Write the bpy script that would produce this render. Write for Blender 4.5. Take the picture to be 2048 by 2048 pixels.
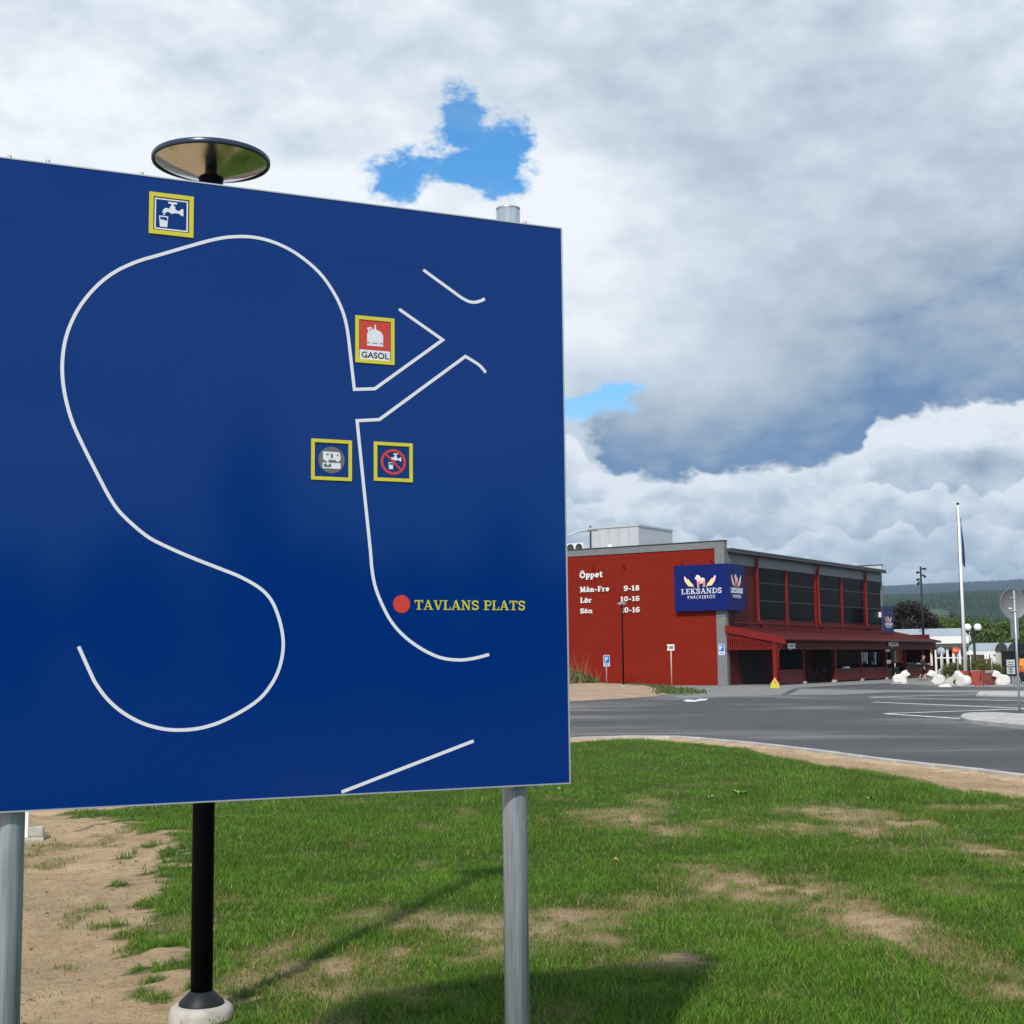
import bpy, bmesh, math, random
import numpy as np
from mathutils import Vector, Matrix

for o in list(bpy.data.objects):
    bpy.data.objects.remove(o, do_unlink=True)
scene = bpy.context.scene
COL = scene.collection
RND = random.Random(7)

# ------------------------------------------------------------------ camera
CAM_H = 1.7
FPX = 2800.0                      # focal length in units of a 2048 px wide frame
PITCH = math.atan(297 / FPX)
ROLL = 0.0114
_F = Vector((0, math.cos(PITCH), math.sin(PITCH)))
_U0 = Vector((0, -math.sin(PITCH), math.cos(PITCH)))
_R0 = Vector((1, 0, 0))
_R = math.cos(ROLL) * _R0 - math.sin(ROLL) * _U0
_U = math.cos(ROLL) * _U0 + math.sin(ROLL) * _R0
CAM = Vector((0, 0, CAM_H))
cd = bpy.data.cameras.new('camera')
cam = bpy.data.objects.new('camera', cd)
COL.objects.link(cam)
cd.sensor_width = 36
cd.lens = 36 * FPX / 2048
cd.clip_start = 0.05
cd.clip_end = 60000
cam.matrix_world = Matrix(((_R.x, _U.x, -_F.x, 0), (_R.y, _U.y, -_F.y, 0), (_R.z, _U.z, -_F.z, CAM_H), (0, 0, 0, 1)))
scene.camera = cam

# ------------------------------------------------------------------ light
SUN_EL = math.radians(42)
SUN_AZ = math.radians(16)         # sun stands behind the camera, this far to the left
to_sun = Vector((-math.sin(SUN_AZ) * math.cos(SUN_EL), -math.cos(SUN_AZ) * math.cos(SUN_EL), math.sin(SUN_EL)))
sd = bpy.data.lights.new('sun', 'SUN')
sd.energy = 3.4
sd.angle = math.radians(1.8)
sd.color = (1.0, 0.94, 0.84)
sun = bpy.data.objects.new('sun', sd)
COL.objects.link(sun)
sun.rotation_euler = to_sun.to_track_quat('Z', 'Y').to_euler()
vs = scene.view_settings
vs.view_transform = 'Standard'
vs.look = 'None'
vs.exposure = 0.48
vs.gamma = 1.0
scene.cycles.max_bounces = 5
scene.cycles.diffuse_bounces = 2
scene.cycles.glossy_bounces = 3
scene.cycles.transmission_bounces = 3
scene.cycles.volume_bounces = 0

# ------------------------------------------------------------------ sky with clouds
world = bpy.data.worlds.new('World')
scene.world = world
world.use_nodes = True
WT = world.node_tree
WT.nodes.clear()


class S:
    """a shader socket with arithmetic"""
    def __init__(s, t, k): s.t, s.k = t, k
    def _m(s, op, *a, clamp=False):
        n = s.t.nodes.new('ShaderNodeMath'); n.operation = op; n.use_clamp = clamp
        for i, v in enumerate((s,) + a):
            if isinstance(v, S): s.t.links.new(v.k, n.inputs[i])
            else: n.inputs[i].default_value = v
        return S(s.t, n.outputs[0])
    def __add__(s, o): return s._m('ADD', o)
    __radd__ = __add__
    def __mul__(s, o): return s._m('MULTIPLY', o)
    __rmul__ = __mul__
    def __sub__(s, o): return s._m('SUBTRACT', o)
    def __rsub__(s, o): return (s * -1.0) + o
    def __truediv__(s, o): return s._m('DIVIDE', o)
    def exp(s): return s._m('EXPONENT')
    def clamp(s): return s._m('ADD', 0.0, clamp=True)
    def max(s, o): return s._m('MAXIMUM', o)
    def step(s, a, b):
        n = s.t.nodes.new('ShaderNodeMapRange'); n.interpolation_type = 'SMOOTHSTEP'
        s.t.links.new(s.k, n.inputs['Value'])
        n.inputs['From Min'].default_value = min(a, b); n.inputs['From Max'].default_value = max(a, b)
        n.inputs['To Min'].default_value = 0.0 if a < b else 1.0
        n.inputs['To Max'].default_value = 1.0 if a < b else 0.0
        return S(s.t, n.outputs['Result'])


def vec(t, x, y, z):
    n = t.nodes.new('ShaderNodeCombineXYZ')
    for i, v in enumerate((x, y, z)):
        if isinstance(v, S): t.links.new(v.k, n.inputs[i])
        else: n.inputs[i].default_value = v
    return n.outputs[0]


def fbm(t, v, scale, detail=6, rough=0.5, dist=0.0):
    n = t.nodes.new('ShaderNodeTexNoise')
    n.inputs['Scale'].default_value = scale; n.inputs['Detail'].default_value = detail
    n.inputs['Roughness'].default_value = rough; n.inputs['Distortion'].default_value = dist
    t.links.new(v, n.inputs['Vector'])
    return S(t, n.outputs['Fac'])


def ramp(t, f, stops, interp='LINEAR'):
    n = t.nodes.new('ShaderNodeValToRGB'); cr = n.color_ramp; cr.interpolation = interp
    while len(cr.elements) < len(stops): cr.elements.new(0.5)
    for e, (p, c) in zip(cr.elements, stops):
        e.position = p; e.color = (c[0], c[1], c[2], 1) if isinstance(c, (tuple, list)) else (c, c, c, 1)
    t.links.new(f.k, n.inputs[0])
    return n.outputs[0]


def build_sky():
    t = WT
    tc = t.nodes.new('ShaderNodeTexCoord')
    sp = t.nodes.new('ShaderNodeSeparateXYZ'); t.links.new(tc.outputs['Generated'], sp.inputs[0])
    x, y, z = (S(t, sp.outputs[i]) for i in range(3))
    az = x._m('ARCTAN2', y)
    el = z._m('ARCSINE')
    a = az * 2.8            # roughly thousands of pixels from the picture's middle
    e = el * 2.8            # the same, above the horizon
    v_soft = vec(t, x, y, z * 1.7)
    v_lift = vec(t, x, y, z * 1.7 + .035)
    v_flat = vec(t, x, y, z * 1.7)
    v_flat2 = vec(t, x - .006, y, z * 1.7 + .020)
    f1 = fbm(t, v_soft, 3.1, 4, 0.48)
    f2 = fbm(t, v_soft, 8.0, 5, 0.60)
    f2b = fbm(t, v_lift, 8.0, 3, 0.60)
    f3 = fbm(t, v_flat, 15.0, 4, 0.58)
    f3b = fbm(t, v_flat2, 15.0, 4, 0.58)
    f4 = fbm(t, vec(t, x, y, z * 9.0), 7.0, 3, 0.55)
    f5 = fbm(t, v_soft, 34.0, 4, 0.66)

    def blob(px, py, sx, sy):
        u = (a - (px - 1024) / 1000.0) / sx
        w = (e - (1321 - py) / 1000.0) / sy
        return ((u * u + w * w) * -1.0).exp()
    # openings to the blue
    hole = blob(925, 235, .05, .05) + blob(930, 290, .07, .045)
    for b in ((1025, 300, .07, .055), (870, 350, .10, .035), (790, 385, .06, .045), (960, 350, .07, .035), (1010, 375, .05, .04),
              (1245, 792, .045, .032), (1165, 822, .09, .028)):
        hole = hole + blob(*b) * 1.0
    hole = hole - blob(945, 318, .06, .016) * 1.0 - blob(1000, 345, .03, .02) * .5 - blob(880, 400, .04, .03) * .6
    open_ = (hole * 1.25 + (f2 - .5) * 1.8 + (f5 - .5) * 4.2).step(.25, 1.25) * hole.step(.10, .45)
    far_open = (f1 + (f2 - .5) * .5).step(.46, .62) * a._m('ABSOLUTE').step(1.3, 1.8)
    open_ = (open_ * (.55 + f2 * .85) + far_open).clamp()
    # the base line of the big dark cloud
    rp = ramp(t, (a + .2) / 1.6, [(.20, .46), (.222, .38), (.26, .352), (.40, .352), (.50, .358), (.555, .385), (.578, .452), (.70, .462), (1.0, .45)])
    eb = S(t, rp)
    d = e - eb + ((f3 * 2.0 - 1.0)._m('ABSOLUTE') - .16) * .11 + (f5 - .5) * .035
    lp = a + (f2 - .5) * .34 + (f3 - .5) * .16 + (f5 - .5) * .08
    hi = e.step(.42, .58)
    left = lp.step(.125, .165) * (1.0 - hi) + lp.step(-.1, .75) * hi
    right = a.step(3.0, 1.6)
    dark = d.step(-.004, .020) * (d.max(0.0) * -5.2).exp() * left * right
    mid = d.step(-.02, .35) * d.step(1.1, .3) * (a + (f2 - .5) * .6).step(-.25, .6) * right
    # brightness of the high cloud
    up = .86 + (f1 - .5) * .75 + (f2 - .5) * .40 + (f5 - .5) * .20 + (f2 - f2b) * .55 + blob(1130, 420, .14, .14) * .22 + blob(80, 240, .2, .14) * .12 + blob(600, 420, .30, .08) * .20
    up = up - dark * (.72 + (f2 - .5) * .5) - mid * .10
    # heaped clouds standing in rows behind one another, bright tops and greyer feet
    relief = (f3 - f3b) * 2.2
    br = up
    f4b = fbm(t, vec(t, x, y, 21.7), 5.0, 2, .5)
    inside_ = (d * -1.0).step(-.003, .008) * e.step(.56, .42)
    rows = ((None, .0, 0, .16, .98), (.345, .085, 1.7, .11, .96), (.255, .075, 4.1, .10, .93), (.185, .06, 5.9, .08, .88), (.12, .05, 8.3, .07, .86))
    for base, amp, seed, fall, top in rows:
        if base is None:
            t_ = d * -1.0
            msk = inside_
        else:
            nz = fbm(t, vec(t, x, y, z * .9 + seed), 16.0 if base > .2 else 22.0, 3, .55)
            hgt = (nz * 2.0 - 1.0)._m('ABSOLUTE') * (amp * 2.2) + (f4b - .5) * (.22 if int(seed) % 2 else -.22) + (base - amp * .4)
            t_ = hgt - e + (f5 - .5) * .016
            msk = t_.step(-.001, .009)
        shade = top - t_.step(.0, fall) * .34 + relief * .55 + (f5 - .5) * .22
        br = br + (shade - br) * msk
    streak = (f4 - .46).step(.0, .14) * e.step(.22, .10)
    br = br - streak * .10
    br = br._m('MINIMUM', 1.0).max(0.0)
    colr = ramp(t, br, [(0.0, (.055, .13, .33)), (.25, (.13, .235, .43)), (.50, (.40, .475, .565)), (.75, (.62, .70, .78)), (1.0, (.93, .965, 1.0))])
    hs = t.nodes.new('ShaderNodeHueSaturation'); hs.inputs['Saturation'].default_value = 1.42; hs.inputs['Hue'].default_value = .498; hs.inputs['Value'].default_value = .84
    sky = t.nodes.new('ShaderNodeTexSky'); sky.sky_type = 'NISHITA'
    sky.sun_disc = False
    sky.sun_elevation = SUN_EL
    sky.sun_rotation = math.atan2(to_sun.x, to_sun.y)
    sky.air_density = 1.0; sky.dust_density = 0.3; sky.ozone_density = 2.2
    b1 = t.nodes.new('ShaderNodeBackground'); b1.inputs['Strength'].default_value = 0.15
    t.links.new(sky.outputs[0], hs.inputs['Color']); t.links.new(hs.outputs[0], b1.inputs['Color'])
    b2 = t.nodes.new('ShaderNodeBackground'); b2.inputs['Strength'].default_value = 0.76
    t.links.new(colr, b2.inputs['Color'])
    mx = t.nodes.new('ShaderNodeMixShader')
    t.links.new(open_.k, mx.inputs[0]); t.links.new(b2.outputs[0], mx.inputs[1]); t.links.new(b1.outputs[0], mx.inputs[2])
    out = t.nodes.new('ShaderNodeOutputWorld'); t.links.new(mx.outputs[0], out.inputs['Surface'])


build_sky()
world.cycles.sampling_method = 'MANUAL'
world.cycles.sample_map_resolution = 512


# ------------------------------------------------------------------ helpers: where things stand
def ray(px, py):
    return (px - 1024) / FPX * _R + (1024 - py) / FPX * _U + _F
def G(px, py, z=0.0):
    d = ray(px, py); return CAM + d * ((z - CAM_H) / d.z)
def D(px, py, depth):
    d = ray(px, py); return CAM + d * (depth / d.y)
def PL(px, py, p0, n):
    d = ray(px, py); return CAM + d * ((p0 - CAM).dot(n) / d.dot(n))


# ------------------------------------------------------------------ helpers: objects
def tag(o, label=None, cat=None, group=None, kind=None):
    if label: o['label'] = label
    if cat: o['category'] = cat
    if group: o['group'] = group
    if kind: o['kind'] = kind
    return o
def empty(name, loc, rz=0.0, label=None, cat=None, group=None):
    o = bpy.data.objects.new(name, None); COL.objects.link(o)
    o.location = loc; o.rotation_euler = (0, 0, rz); o.empty_display_size = .2
    return tag(o, label, cat, group)
def link(name, me, mat=None, parent=None):
    o = bpy.data.objects.new(name, me); COL.objects.link(o)
    if mat is not None and not me.materials: me.materials.append(mat)
    if parent is not None: o.parent = parent
    return o
def copy_tree(o, parent=None):
    c = o.copy(); COL.objects.link(c); c.parent = parent
    for ch in list(o.children): copy_tree(ch, c)
    return c


class MB:
    """collects shapes for one mesh"""
    def __init__(s): s.v, s.f, s.sm = [], [], []
    def add(s, vs, fs, smooth=False):
        b = len(s.v); s.v += [tuple(p) for p in vs]
        s.f += [tuple(i + b for i in q) for q in fs]; s.sm += [smooth] * len(fs); return s
    def box(s, x0, x1, y0, y1, z0, z1, ch=0.0):
        if ch <= 0:
            return s.add([(x0, y0, z0), (x1, y0, z0), (x1, y1, z0), (x0, y1, z0), (x0, y0, z1), (x1, y0, z1), (x1, y1, z1), (x0, y1, z1)],
                         [(0, 3, 2, 1), (4, 5, 6, 7), (0, 1, 5, 4), (1, 2, 6, 5), (2, 3, 7, 6), (3, 0, 4, 7)])
        bm = bmesh.new(); bmesh.ops.create_cube(bm, size=1)
        bmesh.ops.scale(bm, vec=(x1 - x0, y1 - y0, z1 - z0), verts=bm.verts)
        bmesh.ops.translate(bm, vec=((x0 + x1) / 2, (y0 + y1) / 2, (z0 + z1) / 2), verts=bm.verts)
        bmesh.ops.bevel(bm, geom=list(bm.edges), offset=ch, segments=2, affect='EDGES', profile=.6)
        bm.verts.index_update()
        s.add([v.co[:] for v in bm.verts], [[v.index for v in f.verts] for f in bm.faces], False); bm.free(); return s
    def bar(s, p0, p1, w, h=None, up=(0, 0, 1)):
        p0, p1 = Vector(p0), Vector(p1); h = h or w
        d = (p1 - p0).normalized(); u = Vector(up)
        if abs(d.dot(u)) > .98: u = Vector((0, 1, 0))
        a = d.cross(u).normalized() * (w / 2); b = a.cross(d).normalized() * (h / 2)
        q = [p0 - a - b, p0 + a - b, p0 + a + b, p0 - a + b]; r = [v + (p1 - p0) for v in q]
        return s.add(q + r, [(0, 1, 2, 3), (7, 6, 5, 4), (0, 4, 5, 1), (1, 5, 6, 2), (2, 6, 7, 3), (3, 7, 4, 0)])
    def tube(s, pts, rad, seg=12, cap=True):
        pts = [Vector(p) for p in pts]; n = len(pts)
        rad = [rad] * n if not isinstance(rad, (list, tuple)) else rad
        vs, fs = [], []; pu = None
        for i, p in enumerate(pts):
            d = (pts[min(i + 1, n - 1)] - pts[max(i - 1, 0)]).normalized()
            if pu is None:
                pu = d.orthogonal().normalized()
            else:
                pu = (pu - d * pu.dot(d)).normalized()
            w = d.cross(pu)
            for k in range(seg):
                t = 2 * math.pi * k / seg
                vs.append(p + (pu * math.cos(t) + w * math.sin(t)) * rad[i])
        for i in range(n - 1):
            for k in range(seg):
                a, b = i * seg + k, i * seg + (k + 1) % seg
                fs.append((a, b, b + seg, a + seg))
        s.add(vs, fs, True)
        if cap:
            b = len(s.v) - len(vs)
            s.f.append(tuple(b + k for k in reversed(range(seg)))); s.sm.append(False)
            s.f.append(tuple(b + (n - 1) * seg + k for k in range(seg))); s.sm.append(False)
        return s
    def lathe(s, prof, seg=32, c=(0, 0, 0), smooth=True):
        vs, fs = [], []
        for r, z in prof:
            for k in range(seg):
                t = 2 * math.pi * k / seg
                vs.append((c[0] + r * math.cos(t), c[1] + r * math.sin(t), c[2] + z))
        for i in range(len(prof) - 1):
            for k in range(seg):
                a, b = i * seg + k, i * seg + (k + 1) % seg
                fs.append((a, b, b + seg, a + seg))
        return s.add(vs, fs, smooth)
    def ball(s, c, r, seg=16, rings=10, sq=(1, 1, 1)):
        vs, fs = [], []
        for i in range(rings + 1):
            t = math.pi * i / rings
            for k in range(seg):
                q = 2 * math.pi * k / seg
                vs.append((c[0] + sq[0] * r * math.sin(t) * math.cos(q), c[1] + sq[1] * r * math.sin(t) * math.sin(q), c[2] - sq[2] * r * math.cos(t)))
        for i in range(rings):
            for k in range(seg):
                a, b = i * seg + k, i * seg + (k + 1) % seg
                fs.append((a, b, b + seg, a + seg))
        return s.add(vs, fs, True)
    def prism(s, poly, z0, z1, fr=None):
        """2D outline (x, z) pushed along y from z0 to z1 (local frame: x, y, z)"""
        n = len(poly)
        ar = sum(poly[i][0] * poly[(i + 1) % n][1] - poly[(i + 1) % n][0] * poly[i][1] for i in range(n))
        if ar < 0: poly = poly[::-1]
        vs = [(p[0], z0, p[1]) for p in poly] + [(p[0], z1, p[1]) for p in poly]
        fs = [tuple(range(n)), tuple(reversed(range(n, 2 * n)))]
        fs += [(i, i + n, (i + 1) % n + n, (i + 1) % n) for i in range(n)]
        return s.add(vs, fs)
    def strip(s, pts, w, y0, y1):
        """a flat ribbon of width w along 2D points (x, z), pushed in y"""
        L, Rr = ribbon(pts, w)
        n = len(L)
        vs = [(p[0], y0, p[1]) for p in L] + [(p[0], y0, p[1]) for p in Rr] + [(p[0], y1, p[1]) for p in L] + [(p[0], y1, p[1]) for p in Rr]
        fs = []
        for i in range(n - 1):
            fs.append((i, n + i, n + i + 1, i + 1))
            fs.append((2 * n + i, 2 * n + i + 1, 3 * n + i + 1, 3 * n + i))
            fs.append((i, i + 1, 2 * n + i + 1, 2 * n + i)); fs.append((n + i, 3 * n + i, 3 * n + i + 1, n + i + 1))
        fs.append((0, 2 * n, 3 * n, n)); fs.append((n - 1, 2 * n - 1, 4 * n - 1, 3 * n - 1))
        return s.add(vs, fs)
    def mesh(s, name):
        me = bpy.data.meshes.new(name); me.from_pydata(s.v, [], s.f)
        me.polygons.foreach_set('use_smooth', s.sm); me.update(); return me
    def build(s, name, mat, parent=None, fix=True):
        me = s.mesh(name)
        if fix:
            bm = bmesh.new(); bm.from_mesh(me); bmesh.ops.recalc_face_normals(bm, faces=bm.faces); bm.to_mesh(me); bm.free()
        return link(name, me, mat, parent)


def ribbon(pts, w):
    n = len(pts); L, Rr = [], []
    for i in range(n):
        p = Vector(pts[i])
        d0 = (p - Vector(pts[i - 1])).normalized() if i > 0 else None
        d1 = (Vector(pts[i + 1]) - p).normalized() if i < n - 1 else None
        if d0 is None: d0 = d1
        if d1 is None: d1 = d0
        n0, n1 = Vector((-d0.y, d0.x)), Vector((-d1.y, d1.x))
        m = n0 + n1
        if m.length < 1e-6: m = n0
        m.normalize(); k = (w / 2) / max(.35, m.dot(n0))
        L.append(p + m * k); Rr.append(p - m * k)
    return L, Rr
def spline(pts, k=8):
    """Catmull-Rom through 2D or 3D points"""
    P = [Vector(p) for p in pts]; P = [P[0] * 2 - P[1]] + P + [P[-1] * 2 - P[-2]]; out = []
    for i in range(1, len(P) - 2):
        for j in range(k):
            t = j / k; a, b, c, d = P[i - 1], P[i], P[i + 1], P[i + 2]
            out.append(.5 * ((2 * b) + (c - a) * t + (2 * a - 5 * b + 4 * c - d) * t * t + (3 * b - a - 3 * c + d) * t ** 3))
    out.append(P[-2]); return out
def arc(cx, cy, rx, ry, a0, a1, n=14):
    return [(cx + rx * math.cos(math.radians(a0 + (a1 - a0) * i / n)), cy + ry * math.sin(math.radians(a0 + (a1 - a0) * i / n))) for i in range(n + 1)]


# ------------------------------------------------------------------ helpers: materials
def mat(name, col, rough=.6, var=.0, scale=6.0, bump=0.0, bscale=40.0, metal=0.0, spec=.5, col2=None, stretch=None, coat=0.0, detail=5):
    m = bpy.data.materials.new(name); m.use_nodes = True; t = m.node_tree
    p = t.nodes['Principled BSDF']
    p.inputs['Roughness'].default_value = rough; p.inputs['Metallic'].default_value = metal
    p.inputs['Specular IOR Level'].default_value = spec; p.inputs['Coat Weight'].default_value = coat
    p.inputs['Base Color'].default_value = (*col, 1)
    tc = t.nodes.new('ShaderNodeTexCoord'); v = tc.outputs['Object']
    if stretch:
        mp = t.nodes.new('ShaderNodeMapping'); mp.inputs['Scale'].default_value = stretch
        t.links.new(v, mp.inputs[0]); v = mp.outputs[0]
    if var > 0 or col2:
        f = fbm(t, v, scale, detail, .6)
        c2 = col2 or tuple(c * (1 - var) for c in col)
        c1 = col if col2 else tuple(min(1, c * (1 + var)) for c in col)
        t.links.new(ramp(t, f, [(.32, c2), (.68, c1)]), p.inputs['Base Color'])
        r = f.step(0, 1) * .16 + (rough - .08)
        t.links.new(r.k, p.inputs['Roughness'])
    if bump > 0:
        g = fbm(t, v, bscale, 4, .6)
        b = t.nodes.new('ShaderNodeBump'); b.inputs['Strength'].default_value = 1.0; b.inputs['Distance'].default_value = bump
        t.links.new(g.k, b.inputs['Height']); t.links.new(b.outputs[0], p.inputs['Normal'])
    return m
def emit_less_attr(name, attr, rough=.7, transl=.35, spec=.3):
    """colour from a per-point attribute, with some light passing through (leaves, grass)"""
    m = bpy.data.materials.new(name); m.use_nodes = True; t = m.node_tree
    p = t.nodes['Principled BSDF']; p.inputs['Roughness'].default_value = rough; p.inputs['Specular IOR Level'].default_value = spec
    at = t.nodes.new('ShaderNodeAttribute'); at.attribute_name = attr
    t.links.new(at.outputs['Color'], p.inputs['Base Color'])
    if transl > 0:
        tr = t.nodes.new('ShaderNodeBsdfTranslucent'); t.links.new(at.outputs['Color'], tr.inputs['Color'])
        mx = t.nodes.new('ShaderNodeMixShader'); mx.inputs[0].default_value = transl
        t.links.new(p.outputs[0], mx.inputs[1]); t.links.new(tr.outputs[0], mx.inputs[2])
        t.links.new(mx.outputs[0], t.nodes['Material Output'].inputs['Surface'])
    return m
def np_mesh(name, verts, faces_idx, per, mat_, cols=None, smooth=False):
    """fast mesh: verts (n,3), faces_idx flat, per = vertices per face"""
    me = bpy.data.meshes.new(name); n = len(verts); nf = len(faces_idx) // per
    me.vertices.add(n); me.vertices.foreach_set('co', np.asarray(verts, np.float32).ravel())
    me.loops.add(nf * per); me.loops.foreach_set('vertex_index', np.asarray(faces_idx, np.int32))
    me.polygons.add(nf); me.polygons.foreach_set('loop_start', np.arange(nf, dtype=np.int32) * per)
    me.polygons.foreach_set('loop_total', np.full(nf, per, np.int32))
    me.polygons.foreach_set('use_smooth', np.full(nf, smooth, bool))
    if cols is not None:
        c = me.color_attributes.new('col', 'FLOAT_COLOR', 'POINT')
        rgba = np.ones((n, 4), np.float32); rgba[:, :3] = cols; c.data.foreach_set('color', rgba.ravel())
    me.update(calc_edges=True); me.validate()
    me.materials.append(mat_); return me

# value noise on numpy arrays
_prm = np.random.RandomState(3).rand(256, 256).astype(np.float32)
def vnoise(x, y):
    xi, yi = np.floor(x).astype(int), np.floor(y).astype(int); fx, fy = x - xi, y - yi
    fx = fx * fx * (3 - 2 * fx); fy = fy * fy * (3 - 2 * fy)
    g = lambda i, j: _prm[i % 256, j % 256]
    return (g(xi, yi) * (1 - fx) + g(xi + 1, yi) * fx) * (1 - fy) + (g(xi, yi + 1) * (1 - fx) + g(xi + 1, yi + 1) * fx) * fy
def nfbm(x, y, o=4):
    s, a, t = 0, .5, 0
    for i in range(o):
        s = s + a * vnoise(x * 2 ** i + 17.3 * i, y * 2 ** i + 9.1 * i); t += a; a *= .55
    return s / t
def sstep(a, b, x):
    t = np.clip((x - a) / (b - a), 0, 1); return t * t * (3 - 2 * t)
def inside(poly, x, y):
    r = np.zeros(x.shape, bool); n = len(poly); j = n - 1
    for i in range(n):
        xi, yi = poly[i][0], poly[i][1]; xj, yj = poly[j][0], poly[j][1]
        c = ((yi > y) != (yj > y)) & (x < (xj - xi) * (y - yi) / (yj - yi + 1e-12) + xi); r ^= c; j = i
    return r
def pdist(line, x, y):
    r = np.full(x.shape, 1e9)
    for (a, b) in zip(line[:-1], line[1:]):
        dx, dy = b[0] - a[0], b[1] - a[1]; t = np.clip(((x - a[0]) * dx + (y - a[1]) * dy) / (dx * dx + dy * dy + 1e-12), 0, 1)
        r = np.minimum(r, np.hypot(x - a[0] - t * dx, y - a[1] - t * dy))
    return r
# ------------------------------------------------------------------ materials
M = {}
M['board_blue'] = mat('board_blue', (.0001, .0225, .150), .10, spec=.36)
M['board_blue'].node_tree.nodes['Principled BSDF'].inputs['Specular Tint'].default_value = (.6, .85, 1, 1)
M['board_white'] = mat('board_white', (.58, .61, .66), .4)
M['board_yellow'] = mat('board_yellow', (.50, .46, .025), .4)
M['board_red'] = mat('board_red', (.46, .036, .025), .4)
M['board_grey'] = mat('board_grey', (.105, .108, .11), .4)
M['ink'] = mat('ink', (.02, .03, .045), .5)
M['alu'] = mat('alu', (.55, .57, .60), .38, metal=.7)
M['galv'] = mat('galvanised', (.37, .42, .47), .42, .30, 70, metal=.5, stretch=(1, 1, .04), bump=.0006, bscale=60)
M['bolt'] = mat('bolt', (.5, .5, .5), .35, metal=.9)
M['black_paint'] = mat('black_paint', (.004, .004, .006), .5, spec=.05)
M['dish_rim'] = mat('dish_rim', (.03, .045, .08), .25, metal=.3)
M['dish_metal'] = mat('dish_metal', (.80, .77, .70), .14, .06, 9, metal=1.0)
M['dish_top'] = mat('dish_top', (.6, .63, .66), .4)
M['concrete'] = mat('concrete', (.36, .34, .30), .85, .18, 14, bump=.004, bscale=60)
M['kerb'] = mat('kerb_stone', (.37, .36, .345), .85, .2, 3, bump=.004, bscale=40)
M['asphalt_edge'] = mat('light_paving', (.175, .174, .168), .9, .18, .5, bump=.004, bscale=60)
M['paint'] = mat('road_paint', (.60, .60, .58), .7, .3, 3)
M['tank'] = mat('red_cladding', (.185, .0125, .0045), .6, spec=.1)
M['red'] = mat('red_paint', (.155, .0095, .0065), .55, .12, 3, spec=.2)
M['red_shaded'] = mat('shaded_red_boarding', (.085, .0085, .0075), .6, .18, 2, spec=.2)  # darker red with the shop front's shade put into the colour
M['red_roof'] = mat('red_roof', (.075, .009, .009), .55, .15, 1.5, spec=.2)
M['grey_trim'] = mat('grey_trim', (.15, .158, .165), .55, .10, 2)
M['grey_dark'] = mat('grey_dark', (.045, .048, .052), .5, spec=.2)
M['plant_room'] = mat('plant_room', (.40, .415, .43), .5, .06, 1.5)
M['glass'] = mat('dark_glass', (.004, .004, .005), .25, spec=.03)
M['mullion'] = mat('dark_mullion', (.020, .018, .018), .7, spec=.03)
M['white'] = mat('white_paint', (.70, .70, .69), .5)
M['cream'] = mat('cream_paint', (.68, .63, .54), .6)
M['lead_blue'] = mat('panel_blue', (.0012, .010, .115), .5, spec=.2)
M['horse_pink'] = mat('pale_pink', (.80, .55, .50), .5)
M['horse_red'] = mat('emblem_red', (.60, .05, .035), .5)
M['wheat'] = mat('wheat_yellow', (.75, .60, .25), .5)
M['sign_blue'] = mat('sign_blue', (.01, .12, .50), .45)
M['lamp_white'] = mat('globe_white', (.85, .85, .84), .25)
M['dark_metal'] = mat('dark_metal', (.010, .012, .013), .5, spec=.25)
M['roof_metal'] = mat('roof_metal', (.27, .32, .37), .5, .08, .6)
M['dark_void'] = mat('dark_interior', (.012, .010, .010), .8)
M['orange'] = mat('orange_cloth', (.75, .20, .02), .7)
M['skin'] = mat('skin', (.55, .30, .20), .6)
M['black_cloth'] = mat('black_cloth', (.010, .010, .013), .85)
M['hair'] = mat('brown_hair', (.10, .035, .015), .6)
M['bark'] = mat('bark', (.07, .05, .035), .9, .3, 6, bump=.02, bscale=12)
M['leaf'] = emit_less_attr('leaves', 'col', .6, .35)
M['grass'] = emit_less_attr('grass_blades', 'col', .55, .35, .35)
M['stone_white'] = mat('white_concrete', (.60, .59, .57), .75, .06, 4, bump=.01, bscale=25)
M['flag'] = mat('flag_blue', (.02, .025, .11), .8)


def add_bump_lines(m, axis_scale, dist):
    """horizontal board joints as fine relief"""
    t = m.node_tree; p = t.nodes['Principled BSDF']
    tc = t.nodes.new('ShaderNodeTexCoord'); sp = t.nodes.new('ShaderNodeSeparateXYZ'); t.links.new(tc.outputs['Object'], sp.inputs[0])
    z = S(t, sp.outputs[2]) * axis_scale
    fr = z._m('FRACT')
    h = fr.step(0, .10) * fr.step(1.0, .93)
    b = t.nodes.new('ShaderNodeBump'); b.inputs['Distance'].default_value = dist; b.inputs['Strength'].default_value = 1
    t.links.new(h.k, b.inputs['Height']); t.links.new(b.outputs[0], p.inputs['Normal'])
    f = fbm(t, vec(t, S(t, sp.outputs[0]) * .25, S(t, sp.outputs[1]) * .25, z._m('FLOOR') * 3.1), 1.0, 5, .6)
    c = p.inputs['Base Color'].default_value[:3]
    t.links.new(ramp(t, f, [(.25, tuple(k * .84 for k in c)), (.75, tuple(k * 1.08 for k in c))]), p.inputs['Base Color'])
add_bump_lines(M['tank'], 5.5, .0025)


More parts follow.
